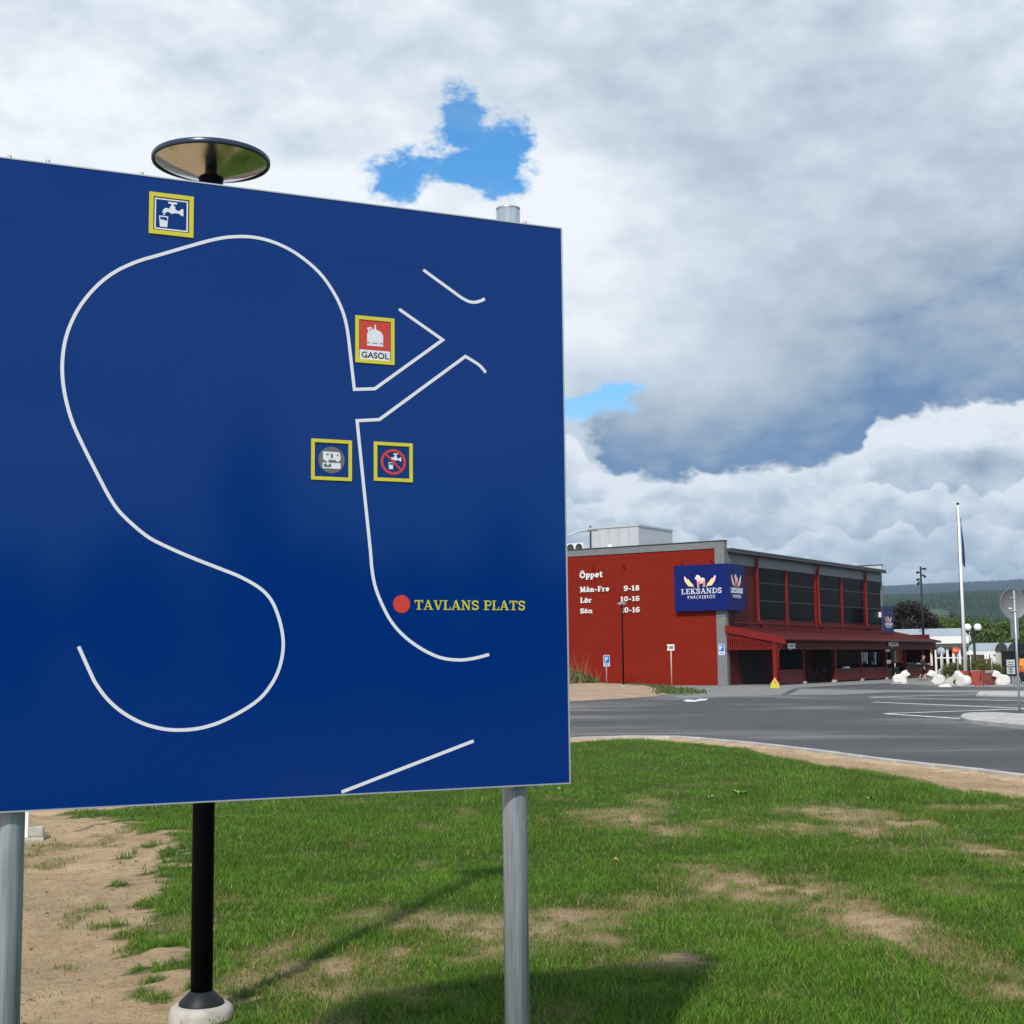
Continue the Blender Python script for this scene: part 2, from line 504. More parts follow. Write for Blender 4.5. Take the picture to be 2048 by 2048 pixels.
def asphalt_mat():
    m = bpy.data.materials.new('asphalt'); m.use_nodes = True; t = m.node_tree; p = t.nodes['Principled BSDF']
    tc = t.nodes.new('ShaderNodeTexCoord'); v = tc.outputs['Object']
    big = fbm(t, v, .09, 5, .55, .6); fine = fbm(t, v, 9.0, 6, .7)
    mp = t.nodes.new('ShaderNodeMapping'); mp.inputs['Rotation'].default_value = (0, 0, .18); mp.inputs['Scale'].default_value = (.05, .30, 1)
    t.links.new(v, mp.inputs[0])
    streak = fbm(t, mp.outputs[0], 1.6, 6, .62, .5)
    k = ((streak - .47) * 2.4 + (big - .44) * 4.2 + (fine - .5) * .9).clamp()
    col = ramp(t, k, [(0, (.044, .046, .048)), (.4, (.062, .063, .064)), (1, (.17, .155, .135))])
    t.links.new(col, p.inputs['Base Color']); p.inputs['Roughness'].default_value = .82
    g = fbm(t, v, 70, 3, .7); b = t.nodes.new('ShaderNodeBump'); b.inputs['Distance'].default_value = .004
    t.links.new(g.k, b.inputs['Height']); t.links.new(b.outputs[0], p.inputs['Normal'])
    return m
M['asphalt'] = asphalt_mat()


def soil_mat():
    m = bpy.data.materials.new('soil'); m.use_nodes = True; t = m.node_tree; p = t.nodes['Principled BSDF']
    tc = t.nodes.new('ShaderNodeTexCoord'); v = tc.outputs['Object']
    at = t.nodes.new('ShaderNodeAttribute'); at.attribute_name = 'col'
    f = fbm(t, v, 7, 8, .72); g = fbm(t, v, 38, 5, .7)
    k = f * .6 + g * .4
    mx = t.nodes.new('ShaderNodeMix'); mx.data_type = 'RGBA'; mx.blend_type = 'MULTIPLY'; mx.inputs[0].default_value = 1
    t.links.new(at.outputs['Color'], mx.inputs[6]); t.links.new(ramp(t, k, [(.3, (.50, .46, .42)), (.47, (.92, .90, .88)), (.7, (1.25, 1.25, 1.25))]), mx.inputs[7])
    t.links.new(mx.outputs[2], p.inputs['Base Color']); p.inputs['Roughness'].default_value = .95; p.inputs['Specular IOR Level'].default_value = .15
    b = t.nodes.new('ShaderNodeBump'); b.inputs['Distance'].default_value = .07
    t.links.new((f * .5 + g * .5).k, b.inputs['Height']); t.links.new(b.outputs[0], p.inputs['Normal'])
    return m
M['soil'] = soil_mat()
M['meadow'] = mat('meadow', (.075, .11, .028), .9, .3, .05)


# ------------------------------------------------------------------ the ground, road and lawn
def flat(name, poly, z, m, label, kind='structure', cat=None):
    me = bpy.data.meshes.new(name)
    me.from_pydata([(p[0], p[1], z) for p in poly], [], [tuple(range(len(poly)))]); me.update()
    bm = bmesh.new(); bm.from_mesh(me); bmesh.ops.triangulate(bm, faces=bm.faces)
    for f in bm.faces:
        if f.normal.z < 0: f.normal_flip()
    bm.to_mesh(me); bm.free()
    return tag(link(name, me, m), label, cat or name.replace('_', ' '), kind=kind)


flat('ground', [(-16000, -6000), (16000, -6000), (16000, 20000), (-16000, 20000)], 0.0, M['meadow'], 'wide green ground reaching to the wooded hills', cat='ground')
flat('road', [(-150, -40), (160, -40), (160, 133), (-150, 133)], .004, M['asphalt'], 'dark asphalt road and parking area before the red building', cat='road')

apron = [G(*p) for p in ((1225, 1378), (1330, 1372), (1455, 1368), (1600, 1363), (1770, 1353), (1990, 1347), (2200, 1345), (2200, 1374), (1990, 1375), (1890, 1373), (1770, 1367), (1680, 1371), (1590, 1376.5), (1560, 1391), (1450, 1394), (1370, 1397))]
flat('pavement', apron, .012, M['asphalt_edge'], 'light grey concrete pavement along the foot of the red building', cat='pavement')
band = [G(*p) for p in ((1575, 1390.5), (1600, 1378), (1680, 1379.5), (1780, 1380), (1960, 1380.5), (2200, 1380), (2200, 1386), (1960, 1386), (1780, 1385), (1680, 1389.5))]
flat('pavement_band', band, .008, M['asphalt_edge'], 'pale band of worn paving between two dark lanes', cat='pavement')

# painted lines of the parking bays and the arrow
def painted(name, p, q, w, label):
    a, b = G(*p), G(*q); d = (b - a).normalized(); n = Vector((-d.y, d.x, 0)) * (w / 2)
    return flat(name, [a - n, b - n, b + n, a + n], .016, M['paint'], label, cat='road marking')
g = 'painted lines of the parking bays'
for p, q, w, lab in (((1740, 1395), (1953, 1389.5), .30, 'painted white line, farthest, slanting up to the far kerb'),
                     ((1740, 1395.6), (2070, 1403), .28, 'painted white line leaving the farthest corner toward the sign post'),
                     ((1748, 1405), (2070, 1418.5), .30, 'painted white line across the middle of the parking bays'),
                     ((1771, 1428), (2090, 1417.5), .28, 'painted white line rising behind the kerbed island'),
                     ((1771, 1428.6), (1925, 1438.5), .26, 'painted white line, nearest, ending at the kerbed island')):
    o = painted('parking_line', p, q, w, lab); o['group'] = g
ar = [G(*p) for p in ((1366, 1402), (1374, 1399.5), (1392, 1401), (1397, 1398.5), (1416, 1398), (1412, 1401.5), (1402, 1402), (1390, 1404.2), (1374, 1404.5))]
flat('road_arrow', ar, .016, M['paint'], 'white painted arrow on the road before the red wall', cat='road marking')

# kerbed lawn
KERB = [(-30, 4), (-14, 9.3), (-9.5, 12.6), (-5.6, 16.1), (-4.0, 17.7), (-2.2, 21.3), (-.9, 25.2), (.2, 28.0), (1.25, 29.2), (2.38, 29.6)] + \
       [tuple(G(*p)[:2]) for p in ((1330, 1482), (1440, 1490), (1600, 1508), (1760, 1530), (1900, 1547), (2048, 1566))] + [(7.7, 14.5), (8.6, 9.5), (9.4, 3), (10, -9)]
KL = [tuple(p) for p in spline([Vector((*p, 0)) for p in KERB], 8)]
LAWN = [(p[0], p[1]) for p in KL] + [(-30, -9)]
kerb = empty('kerb', (0, 0, 0), 0, 'pale stone kerb curving round the lawn', 'kerb'); kerb['kind'] = 'structure'
ln = [Vector(p) for p in KL]; acc = [0.0]
for i in range(1, len(ln)): acc.append(acc[-1] + (ln[i] - ln[i - 1]).length)
def at_len(s_):
    s_ = max(0, min(acc[-1] - 1e-4, s_)); i = int(np.searchsorted(acc, s_, 'right')) - 1
    t = (s_ - acc[i]) / (acc[i + 1] - acc[i]); return ln[i].lerp(ln[i + 1], t)
step_ = 1.0; kme = None
for k in range(int(acc[-1] / step_)):
    a, b = at_len(k * step_), at_len((k + 1) * step_); m_ = (a + b) / 2
    if m_.y < 3 or m_.x < -13: continue
    if kme is None: kme = MB().box(-.497, .497, -.07, .07, -.02, .112, .012).mesh('kerb_stone'); kme.materials.append(M['kerb'])
    o = link('kerb_stone', kme, None, kerb); o.location = (m_.x, m_.y, .004 + RND.uniform(-.004, .004))
    o.rotation_euler = (0, 0, math.atan2(b.y - a.y, b.x - a.x)); o.scale = ((b - a).length / step_ * .998, 1, 1)

# where the grass thins to sand: patches read off the photograph, put on the ground
PATCH = []
for px, py, rx, ry, s_ in ((1250, 1660, 45, 13, .9), (1345, 1686, 48, 8, .8), (1640, 1640, 90, 9, .85), (1730, 1655, 70, 14, 1), (1690, 1685, 130, 8, .8), (1560, 1681, 50, 7, .5),
                           (1950, 1722, 60, 14, .95), (2020, 1748, 45, 14, .7), (1430, 1795, 75, 27, 1), (1530, 1815, 60, 22, .75), (1640, 1805, 50, 14, .8), (1690, 1850, 70, 30, .95),
                           (1760, 1890, 80, 28, .8), (1600, 1890, 120, 25, .35), (1150, 1900, 110, 36, .85), (1150, 1858, 40, 12, 1), (1290, 1840, 60, 15, .45), (1370, 1962, 50, 13, .7), (1550, 2040, 35, 12, .7),
                           (630, 1831, 26, 7, .9), (740, 1862, 40, 12, .8), (830, 1866, 70, 16, .6), (900, 1885, 70, 14, .7), (960, 1920, 50, 30, .75), (1000, 1890, 60, 20, .5), (650, 1893, 20, 14, .7), (790, 1952, 45, 14, .85),
                           (700, 1972, 80, 16, .7), (600, 2000, 80, 30, .85), (680, 2035, 90, 25, .75), (590, 1925, 40, 18, .7), (930, 1968, 50, 10, .6), (880, 2045, 60, 14, .3), (2000, 2030, 60, 20, .4), (1900, 1960, 70, 20, .3), (840, 1751, 22, 6, .7),
                           (1100, 1618, 40, 4, .5), (1350, 1616, 60, 4, .4), (1960, 1640, 60, 9, .3), (460, 1830, 40, 8, .5), (500, 1950, 50, 14, .6), (470, 2010, 40, 20, .5)):
    c = G(px, py); ex = G(px + rx, py); ey = G(px, py - ry)
    PATCH.append((c.x, c.y, abs(ex.x - c.x), abs(ey.y - c.y), s_))
SANDL = [tuple(G(*p)[:2]) for p in ((40, 1633), (85, 1638), (160, 1648), (235, 1652), (290, 1676), (352, 1688), (345, 1706), (285, 1731), (330, 1748), (345, 1772), (300, 1800), (325, 1815), (255, 1843), (290, 1868), (262, 1902), (285, 1940), (345, 1962), (330, 2000), (400, 2048))]
SANDL = [(-13, 14.0)] + SANDL + [(-1.2, 5.2), (-1.6, 3), (-2, -9), (-30, -9), (-30, 9)]
KEDGE = [(p[0], p[1]) for p in KL]


def cover(x, y):
    """how much grass grows here, 0..1"""
    n1, n2, n3 = nfbm(x * 1.3, y * .8, 4), nfbm(x * 4.3 + 50, y * 2.6, 4), nfbm(x * 6.5 + 20, y * 4.2, 4)
    d = np.ones_like(x)
    for cx, cy, rx, ry, s_ in PATCH:
        q = ((x - cx) / (rx * 1.35)) ** 2 + ((y - cy) / (ry * 1.4)) ** 2
        d = d - .80 * s_ * np.exp(-q) * (-.10 + 1.65 * n3)
    d = d - .34 * sstep(.56, .72, n1) * (1 - sstep(14, 22, y)) - .12 * sstep(.5, .7, n2)
    sl = inside(SANDL, x + (n2 - .5) * .5 + (n3 - .5) * .9, y + (n1 - .5) * 1.0 + (n3 - .5) * .8)
    d = np.where(sl, np.minimum(d, np.where((n2 > .60) & (n1 > .46), .42, .03)), d)
    kd = pdist(KEDGE, x, y)
    wid = np.where(x > 4.2, np.clip(1.05 + (x - 4.2) * .55, .9, 3.0), np.where(x > .6, .75, .45))
    d = d * sstep(-.28, .22, kd - wid + (n2 - .5) * .9)
    return np.clip(d, 0, 1)
def lawn_z(x, y):
    return .055 + .10 * sstep(0, 2.5, pdist(KEDGE[::3], x, y)) * .5 + .05 * (nfbm(x * .55, y * .55, 3) - .5) + .022 * (nfbm(x * 3, y * 3, 3) - .5)


def make_lawn():
    gx = np.arange(-14, 10.6, .085); gy = np.concatenate([np.arange(-8, 4, .25), np.arange(4, 14, .075), np.arange(14, 30.5, .12)])
    X, Y = np.meshgrid(gx, gy); ins = inside(LAWN, X, Y)
    c = cover(X, Y); Z = lawn_z(X, Y)
    Z = Z + (1 - c) * (.030 * (nfbm(X * 5, Y * 5, 3) - .5) + .03 * sstep(.62, .8, nfbm(X * 4 + 7, Y * 4, 2))) - .012 * (1 - c)
    fine = nfbm(X * 2.2 + 9, Y * 2.2, 4)[..., None]
    sand = np.array([.46, .34, .21]) * (.70 + .55 * fine)
    straw = np.array([.28, .23, .115]); green = np.array([.045, .085, .014])
    k = c[..., None]
    colr = np.where(k < .5, sand + (straw - sand) * (k / .5), straw + (green - straw) * np.clip((k - .5) / .35, 0, 1))
    nx = len(gx); idx = np.arange(X.size).reshape(X.shape)
    q = np.stack([idx[:-1, :-1], idx[:-1, 1:], idx[1:, 1:], idx[1:, :-1]], -1)
    okk = ins[:-1, :-1] & ins[:-1, 1:] & ins[1:, 1:] & ins[1:, :-1]
    me = np_mesh('lawn_soil', np.stack([X, Y, Z], -1).reshape(-1, 3), q[okk].ravel(), 4, M['soil'], colr.reshape(-1, 3), True)
    bm = bmesh.new(); bm.from_mesh(me); bmesh.ops.delete(bm, geom=[v for v in bm.verts if not v.link_faces], context='VERTS'); bm.to_mesh(me); bm.free()
    tag(link('lawn_soil', me), 'bare sandy soil under and between the patchy grass', 'soil', kind='structure')
make_lawn()
# sandy skirt that closes the lawn against the kerb
sk = MB()
for i in range(len(KL) - 1):
    a, b = Vector(KL[i]), Vector(KL[i + 1]); d = (b - a).normalized(); n = Vector((d.y, -d.x, 0))
    def ed(p, o): q = p + n * o; return q
    sk.add([(*ed(a, .03)[:2], .078), (*ed(b, .03)[:2], .078), (*ed(b, .55)[:2], .01), (*ed(a, .55)[:2], .01)], [(0, 1, 2, 3)], True)
o = sk.build('sand_verge', mat('verge_sand', (.38, .27, .165), .95, .22, 5, bump=.02, bscale=14), None)
for p_ in o.data.polygons:
    pass
tag(o, 'strip of bare sand just inside the curved kerb', 'sand', kind='structure')


def make_grass():
    rs = np.random.RandomState(11); P = []
    for y0, y1, dens, size in ((3.4, 6.0, 900, 1.0), (6.0, 8.5, 7000, .95), (8.5, 11.5, 4600, 1.0), (11.5, 15, 2600, 1.1), (15, 20, 1400, 1.25), (20, 30, 620, 1.5)):
        x0, x1 = -.40 * y1 - 1.2, .40 * y1 + 1.6
        n = int((x1 - x0) * (y1 - y0) * dens)
        x = rs.uniform(x0, x1, n); y = rs.uniform(y0, y1, n)
        ok = inside(LAWN, x, y); x, y = x[ok], y[ok]
        c = cover(x, y); tuft = nfbm(x * 5, y * 5, 3)
        keep = rs.rand(len(x)) < np.clip(c * 1.15, 0, 1) ** 1.35 * (.45 + 1.05 * tuft) + .02 + .10 * (c < .75) * (c > .12)
        P.append(np.stack([x[keep], y[keep], c[keep], np.full(keep.sum(), size), tuft[keep]], 1))
    P = np.concatenate(P); n = len(P); x, y, c, sz, tuft = P.T
    z = lawn_z(x, y) - .012
    big = nfbm(x * .9 + 31, y * .9, 3)
    h = (.022 + .034 * rs.rand(n) + .045 * (tuft - .5) + .03 * (big - .5)) * (.45 + .75 * np.clip(c, 0, 1)) * (.8 + .2 * sz)
    w = (.0032 + .0030 * rs.rand(n)) * sz
    a = rs.uniform(0, 2 * np.pi, n); ln_ = rs.uniform(.15, .95, n) * h; la = rs.uniform(0, 2 * np.pi, n)
    dx, dy = np.cos(a) * w / 2, np.sin(a) * w / 2; lx, ly = np.cos(la) * ln_, np.sin(la) * ln_
    v = np.zeros((n, 5, 3), np.float32)
    v[:, 0] = np.stack([x - dx, y - dy, z], 1); v[:, 1] = np.stack([x + dx, y + dy, z], 1)
    v[:, 2] = np.stack([x + dx * .8 + lx * .35, y + dy * .8 + ly * .35, z + h * .62], 1)
    v[:, 3] = np.stack([x - dx * .8 + lx * .35, y - dy * .8 + ly * .35, z + h * .62], 1)
    v[:, 4] = np.stack([x + lx, y + ly, z + h], 1)
    b = (np.arange(n) * 5)[:, None]
    f = np.concatenate([b + np.array([0, 1, 2]), b + np.array([0, 2, 3]), b + np.array([3, 2, 4])], 1).ravel()
    g1, g2, st = np.array([.130, .250, .016]), np.array([.052, .125, .010]), np.array([.32, .26, .11])
    r = rs.rand(n, 1); col = g1 * r + g2 * (1 - r)
    col = col * (.62 + .85 * nfbm(x * 2.1 + 5, y * 1.4, 4)[:, None])
    dry = (rs.rand(n) < np.clip(.025 + .95 * (1 - c) ** 1.15, 0, .8))[:, None]
    col = np.where(dry, st * (.6 + .6 * r), col)
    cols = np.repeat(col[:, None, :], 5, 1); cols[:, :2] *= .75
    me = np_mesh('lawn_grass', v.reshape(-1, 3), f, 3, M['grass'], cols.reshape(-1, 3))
    tag(link('lawn_grass', me), 'short patchy green grass growing on the lawn', 'grass', kind='stuff')
    print('BLADES', n)
make_grass()
# ------------------------------------------------------------------ slab serif lettering
TH, TN, SF = .20, .10, .095
def slab(ch):
    g = []
    def st(x, y0=0, y1=1, w=TH): g.append(([(x, y0), (x, y1)], w))
    def hb(x0, x1, y, w=SF): g.append(([(x0, y), (x1, y)], w))
    def ln_(a, b, w=TH): g.append(([a, b], w))
    def cv(p, w=TH): g.append((p, w))
    h = SF / 2
    if ch == 'T': st(.40); hb(.02, .78, 1 - .06, .12); st(.065, .70, .9, .09); st(.735, .70, .9, .09); hb(.20, .60, h); return g, .80
    if ch in 'AÄÅ':
        ln_((.13, h), (.40, 1), TN); ln_((.40, 1), (.70, h), TH); hb(.22, .6, .32); hb(0, .27, h); hb(.53, .88, h)
        if ch == 'Ä': hb(.22, .34, 1.16, .13); hb(.48, .60, 1.16, .13)
        return g, .88
    if ch == 'V': ln_((.14, 1 - h), (.44, 0), TH); ln_((.44, 0), (.72, 1 - h), TN); hb(0, .33, 1 - h); hb(.57, .86, 1 - h); return g, .84
    if ch == 'L': st(.22); hb(.04, .70, h); st(.665, .05, .34, .08); hb(.04, .42, 1 - h); return g, .75
    if ch == 'N': st(.17, 0, 1, TN); ln_((.17, 1), (.73, 0), TH); st(.73, 0, 1, TN); hb(0, .26, 1 - h); hb(0, .34, h); hb(.57, .90, 1 - h); return g, .92
    if ch == 'S':
        cv([(.62, .76)] + arc(.36, .74, .24, .20, 25, 170, 8) + [(.13, .66), (.20, .57), (.52, .44), (.60, .34)] + arc(.36, .26, .25, .20, 10, -165, 9), .165)
        st(.625, .64, .98, .075); st(.095, .02, .36, .075); return g, .74
    if ch == 'P': st(.22); cv([(.22, .95)] + arc(.48, .71, .20, .235, 90, -90, 10) + [(.22, .475)], .13); hb(.04, .5, h); hb(.04, .3, 1 - h); return g, .74
    if ch == 'E': st(.22); hb(.04, .68, h); hb(.04, .68, 1 - h); hb(.22, .5, .5); st(.645, .05, .32, .08); st(.645, .68, .95, .08); st(.5, .38, .62, .07); return g, .74
    if ch == 'F': st(.22); hb(.04, .44, h); hb(.04, .68, 1 - h); hb(.22, .5, .5); st(.645, .66, .95, .08); st(.5, .38, .62, .07); return g, .72
    if ch == 'K': st(.22); ln_((.25, .42), (.70, .95), TN); ln_((.38, .55), (.74, .05), TH); hb(.04, .42, h); hb(.04, .42, 1 - h); hb(.55, .90, 1 - h); hb(.58, .94, h); return g, .92
    if ch == 'D': st(.22); cv([(.22, .945)] + arc(.40, .5, .36, .445, 90, -90, 14) + [(.22, .055)], .135); hb(.04, .3, h); hb(.04, .3, 1 - h); return g, .86
    if ch == 'R': st(.22); cv([(.22, .95)] + arc(.48, .73, .18, .215, 90, -90, 10) + [(.22, .515)], .12); ln_((.42, .5), (.72, .05), .18); hb(.04, .42, h); hb(.04, .3, 1 - h); hb(.6, .9, h); return g, .88
    if ch == 'M': st(.17, 0, 1, TN); ln_((.17, 1), (.5, .1), TH); ln_((.5, .1), (.83, 1), TN); st(.84, 0, 1, TH); hb(0, .3, 1 - h); hb(0, .32, h); hb(.66, 1.02, h); hb(.76, 1.02, 1 - h); return g, 1.06
    if ch in 'OÖ':
        cv(arc(.45, .5, .36, .43, 0, 360, 24), .17)
        if ch == 'Ö': hb(.22, .36, 1.16, .14); hb(.54, .68, 1.16, .14)
        return g, .92
    # lower case (x height .68)
    if ch == 'p': st(.2, -.3, .66, .18); cv(arc(.38, .34, .22, .28, 150, -150, 14), .15); hb(.04, .4, -.3 + h); hb(.04, .22, .66 - h); return g, .70
    if ch == 'e': cv([(.14, .36), (.56, .36)] + arc(.36, .34, .23, .28, 8, 315, 16), .145); return g, .68
    if ch == 't': st(.26, .12, .9, .18); hb(.06, .50, .62, .10); cv(arc(.38, .16, .13, .11, 180, 330, 6), .13); return g, .56
    if ch == 'n': st(.2, 0, .66, .18); cv(arc(.42, .40, .19, .20, 160, 0, 8) + [(.61, .05)], .16); hb(.04, .36, h); hb(.46, .78, h); hb(.04, .22, .66 - h); return g, .80
    if ch == 'r': st(.2, 0, .66, .18); cv(arc(.42, .42, .18, .18, 170, 50, 6), .15); hb(.04, .42, h); hb(.04, .22, .66 - h); return g, .60
    if ch in 'öo':
        cv(arc(.34, .34, .23, .27, 0, 360, 20), .165)
        if ch == 'ö': hb(.14, .27, .84, .13); hb(.41, .54, .84, .13)
        return g, .70
    if ch in 'åa':
        cv(arc(.34, .46, .20, .16, 150, 0, 8) + [(.54, .10), (.62, .06)], .15); cv(arc(.32, .21, .19, .15, 0, 360, 16), .12)
        if ch == 'å': cv(arc(.34, .90, .10, .09, 0, 360, 12), .07)
        return g, .68
    if ch == '1': st(.30, 0, 1, TH); hb(.08, .54, h); ln_((.10, .80), (.28, .95), .12); return g, .60
    if ch == '0': cv(arc(.34, .5, .25, .43, 0, 360, 20), .16); return g, .70
    if ch == '6': cv([(.58, .80)] + arc(.36, .60, .26, .34, 60, 180, 8) + arc(.34, .30, .24, .24, 180, 520, 18), .15); return g, .70
    if ch == '9': cv([(.10, .20)] + arc(.32, .40, .26, .34, -120, 0, 8) + arc(.34, .70, .24, .24, 0, 340, 18), .15); return g, .70
    if ch == '8': cv(arc(.34, .74, .20, .20, 0, 360, 16), .14); cv(arc(.34, .27, .24, .22, 0, 360, 18), .15); return g, .70
    if ch == '-': hb(.10, .42, .36, .15); return g, .50
    return g, .34


def lettering(text, x, z, hgt, y0, depth, mb=None, width=None, gap=.05, dy=.0004, bold=1.0):
    """slab lettering in the local x-z plane, front at y0 (towards -y)"""
    mb = mb or MB(); adv = sum(slab(c)[1] + gap for c in text) - gap
    k = hgt if width is None else width / adv
    i = 0
    for c in text:
        gl, a = slab(c)
        for pts, w in gl:
            mb.strip([(x + p[0] * k, z + p[1] * hgt) for p in pts], w * hgt * bold, y0 - depth - dy * (i % 5), y0); i += 1
        x += (a + gap) * k
    return mb
def sans(name, text, x, z, hgt, width, y0, m, parent, depth=.002, bold=0.0, space=1.0):
    """plain lettering from the built-in typeface, flat on the local x-z plane"""
    cu = bpy.data.curves.new(name, 'FONT'); cu.body = text; cu.size = 1; cu.extrude = 0.0; cu.offset = bold; cu.resolution_u = 4; cu.space_character = space
    tmp = bpy.data.objects.new('tmp', cu); COL.objects.link(tmp)
    bpy.context.view_layer.update()
    me = bpy.data.meshes.new_from_object(tmp.evaluated_get(bpy.context.evaluated_depsgraph_get()))
    bpy.data.objects.remove(tmp); co = np.array([v.co[:] for v in me.vertices])
    w_, h_ = np.ptp(co[:, 0]), np.ptp(co[:, 1]); mn = co.min(0); cap = hgt
    for v in me.vertices:
        v.co = (x + (v.co.x - mn[0]) / w_ * width, y0 - depth, z + (v.co.y - mn[1]) / h_ * cap)
    me.name = name; me.materials.clear(); me.materials.append(m)
    bm = bmesh.new(); bm.from_mesh(me)
    r = bmesh.ops.extrude_face_region(bm, geom=list(bm.faces))
    bmesh.ops.translate(bm, vec=(0, depth * .8, 0), verts=[v for v in r['geom'] if isinstance(v, bmesh.types.BMVert)])
    bmesh.ops.recalc_face_normals(bm, faces=bm.faces); bm.to_mesh(me); bm.free()
    return link(name, me, None, parent)


# ------------------------------------------------------------------ the blue map board
TH_B = math.radians(66)
bs = Vector((math.sin(TH_B), math.cos(TH_B), 0)); bn = Vector((bs.y, -bs.x, 0))
BP0 = D(1130, 1200, 4.5)
board = empty('map_board', (BP0.x, BP0.y, 0), math.radians(24), 'large blue map board on two galvanised posts', 'sign board')
def bp(px, py):
    q = PL(px, py, BP0, bn) - BP0; return (q.dot(bs), q.z + BP0.z)
BX0, BX1, BZ0, BZ1 = -1.97, .005, 1.3135, 3.116
zs = (bp(0, 449)[1] + bp(1110, 557)[1]) / 2
MB().box(BX0, BX1, 0, .022, BZ0, zs - .0002).build('panel', M['board_blue'], board)
MB().box(BX0, BX1, .0, .022, zs + .0002, BZ1).build('panel', M['board_blue'], board)
rim = MB()
rim.box(BX1, BX1 + .005, -.002, .024, BZ0 - .004, BZ1 + .004); rim.box(BX0 - .005, BX0, -.002, .024, BZ0 - .004, BZ1 + .004)
rim.box(BX0, BX1, -.002, .024, BZ1, BZ1 + .004); rim.box(BX0, BX1, -.002, .024, BZ0 - .004, BZ0)
rim.build('edge_trim', M['alu'], board)
LOOP = [(157, 1293), (180, 1344), (191.5, 1367), (214.5, 1398), (245, 1424.7), (283.4, 1445.8), (325.5, 1457.6), (363.8, 1460), (406, 1455), (452, 1439), (509.4, 1405.6), (540, 1373), (559, 1334.7),
        (566.4, 1290.6), (561, 1248.5), (545.8, 1206.4), (522.8, 1178.8), (482.6, 1154.7), (440.4, 1137.5), (383, 1115), (329.4, 1091.5), (291, 1070.4), (245, 1030), (222, 999.6), (195.3, 949.8),
        (159.4, 877.8), (141.3, 834.3), (128.6, 783.6), (124.3, 736.5), (128.6, 689.4), (141.3, 647.8), (163, 608), (195.7, 569.9), (231.9, 542.7), (275.4, 522.8), (318.8, 510), (384, 490.9), (427.5, 479.3),
        (463.8, 473.8), (507.2, 474.6), (550.7, 485.8), (594.2, 508.3), (637.7, 544.5), (666.7, 584.3), (684.8, 622), (694.5, 660), (701.6, 718), (708.6, 778.9)]
def b2(pts): return [Vector(bp(*p)) for p in pts]
BT = .0098
MB().strip(spline(b2(LOOP), 4) + b2([(749.5, 777.6), (885.3, 679.8), (797.9, 618.4)]), BT, -.0012, -.0001).build('route_line', M['board_white'], board)['label'] = 'long white route line looping over the left half'
MB().strip(b2([(846.5, 540)]) + spline(b2([(915, 590), (924.2, 596.4), (937, 602.9), (948.7, 604.7), (960.4, 602), (969.4, 597.7)]), 4), BT, -.0012, -.0001).build('route_line', M['board_white'], board)
MB().strip(spline(b2([(971.2, 745.2), (960.4, 732.3), (945, 721.5), (930.6, 712.9)]), 3) + b2([(758.5, 839.2), (714, 841.5)]) +
           spline(b2([(728, 980), (740.5, 1100), (743.5, 1136), (750, 1172), (763.6, 1208), (783, 1244), (810, 1274), (846, 1299.6), (882, 1315.5), (918, 1320), (948, 1316.7), (978, 1309)]), 4), BT, -.0012, -.0001).build('route_line', M['board_white'], board)
MB().strip(b2([(683, 1584.2), (947, 1481.9)]), BT, -.0012, -.0001).build('route_line', M['board_white'], board)
dc = bp(803, 1208); dr = bp(820, 1208)[0] - dc[0]
MB().prism(arc(dc[0], dc[1], dr, dr, 0, 345, 23), -.0015, -.0001).build('red_dot', M['board_red'], board)
ta, tb = bp(828.7, 1220), bp(1051, 1220)
lettering('TAVLANS PLATS', ta[0], (ta[1] + tb[1]) / 2, bp(940, 1201)[1] - bp(940, 1220)[1], -.0001, .0012, None, tb[0] - ta[0], .03, .00025, .92).build('lettering', M['board_yellow'], board)

TAP = [(.46, .645), (.47, .70), (.50, .725), (.50, .765), (.43, .765), (.43, .81), (.63, .81), (.63, .765), (.555, .765), (.555, .725), (.585, .70), (.59, .645), (.61, .625), (.68, .615), (.725, .665), (.77, .675),
       (.77, .50), (.735, .50), (.68, .545), (.60, .555), (.565, .545), (.52, .525), (.47, .545), (.43, .57), (.39, .56), (.375, .52), (.295, .53), (.31, .59), (.34, .635), (.38, .655)]
CUP = [(.225, .455), (.43, .455), (.41, .19), (.25, .19)]
CUPW = [(.248, .425), (.407, .425), (.402, .345), (.30, .37), (.255, .365)]
def plaque(name, c4, t, label):
    q = [bp(*p) for p in c4]; x0, x1 = (q[0][0] + q[3][0]) / 2, (q[1][0] + q[2][0]) / 2; z1, z0 = (q[0][1] + q[1][1]) / 2, (q[2][1] + q[3][1]) / 2
    w, h = x1 - x0, z1 - z0; P = lambda u, v: (x0 + u * w, z0 + v * h)
    fr = MB(); yb, yf = -.0001, -.004
    fr.box(x0, x1, yf, yb, z1 - t, z1); fr.box(x0, x1, yf, yb, z0, z0 + t); fr.box(x0, x0 + t, yf, yb, z0 + t, z1 - t); fr.box(x1 - t, x1, yf, yb, z0 + t, z1 - t)
    o = fr.build(name, M['board_yellow'], board); o['label'] = label
    return o, P, w, h
po, P, w, h = plaque('tap_plaque', ((298, 384), (387, 393.5), (386.5, 476), (297.5, 467)), .0125, 'yellow framed plaque with a white tap filling a cup')
mb = MB(); t_ = .004
x0, z0 = P(.125, .125); x1, z1 = P(.875, .875)
mb.box(x0, x1, -.0014, -.0002, z1 - t_, z1); mb.box(x0, x1, -.0014, -.0002, z0, z0 + t_); mb.box(x0, x0 + t_, -.0014, -.0002, z0 + t_, z1 - t_); mb.box(x1 - t_, x1, -.0014, -.0002, z0 + t_, z1 - t_)
mb.build('border', M['board_white'], po)
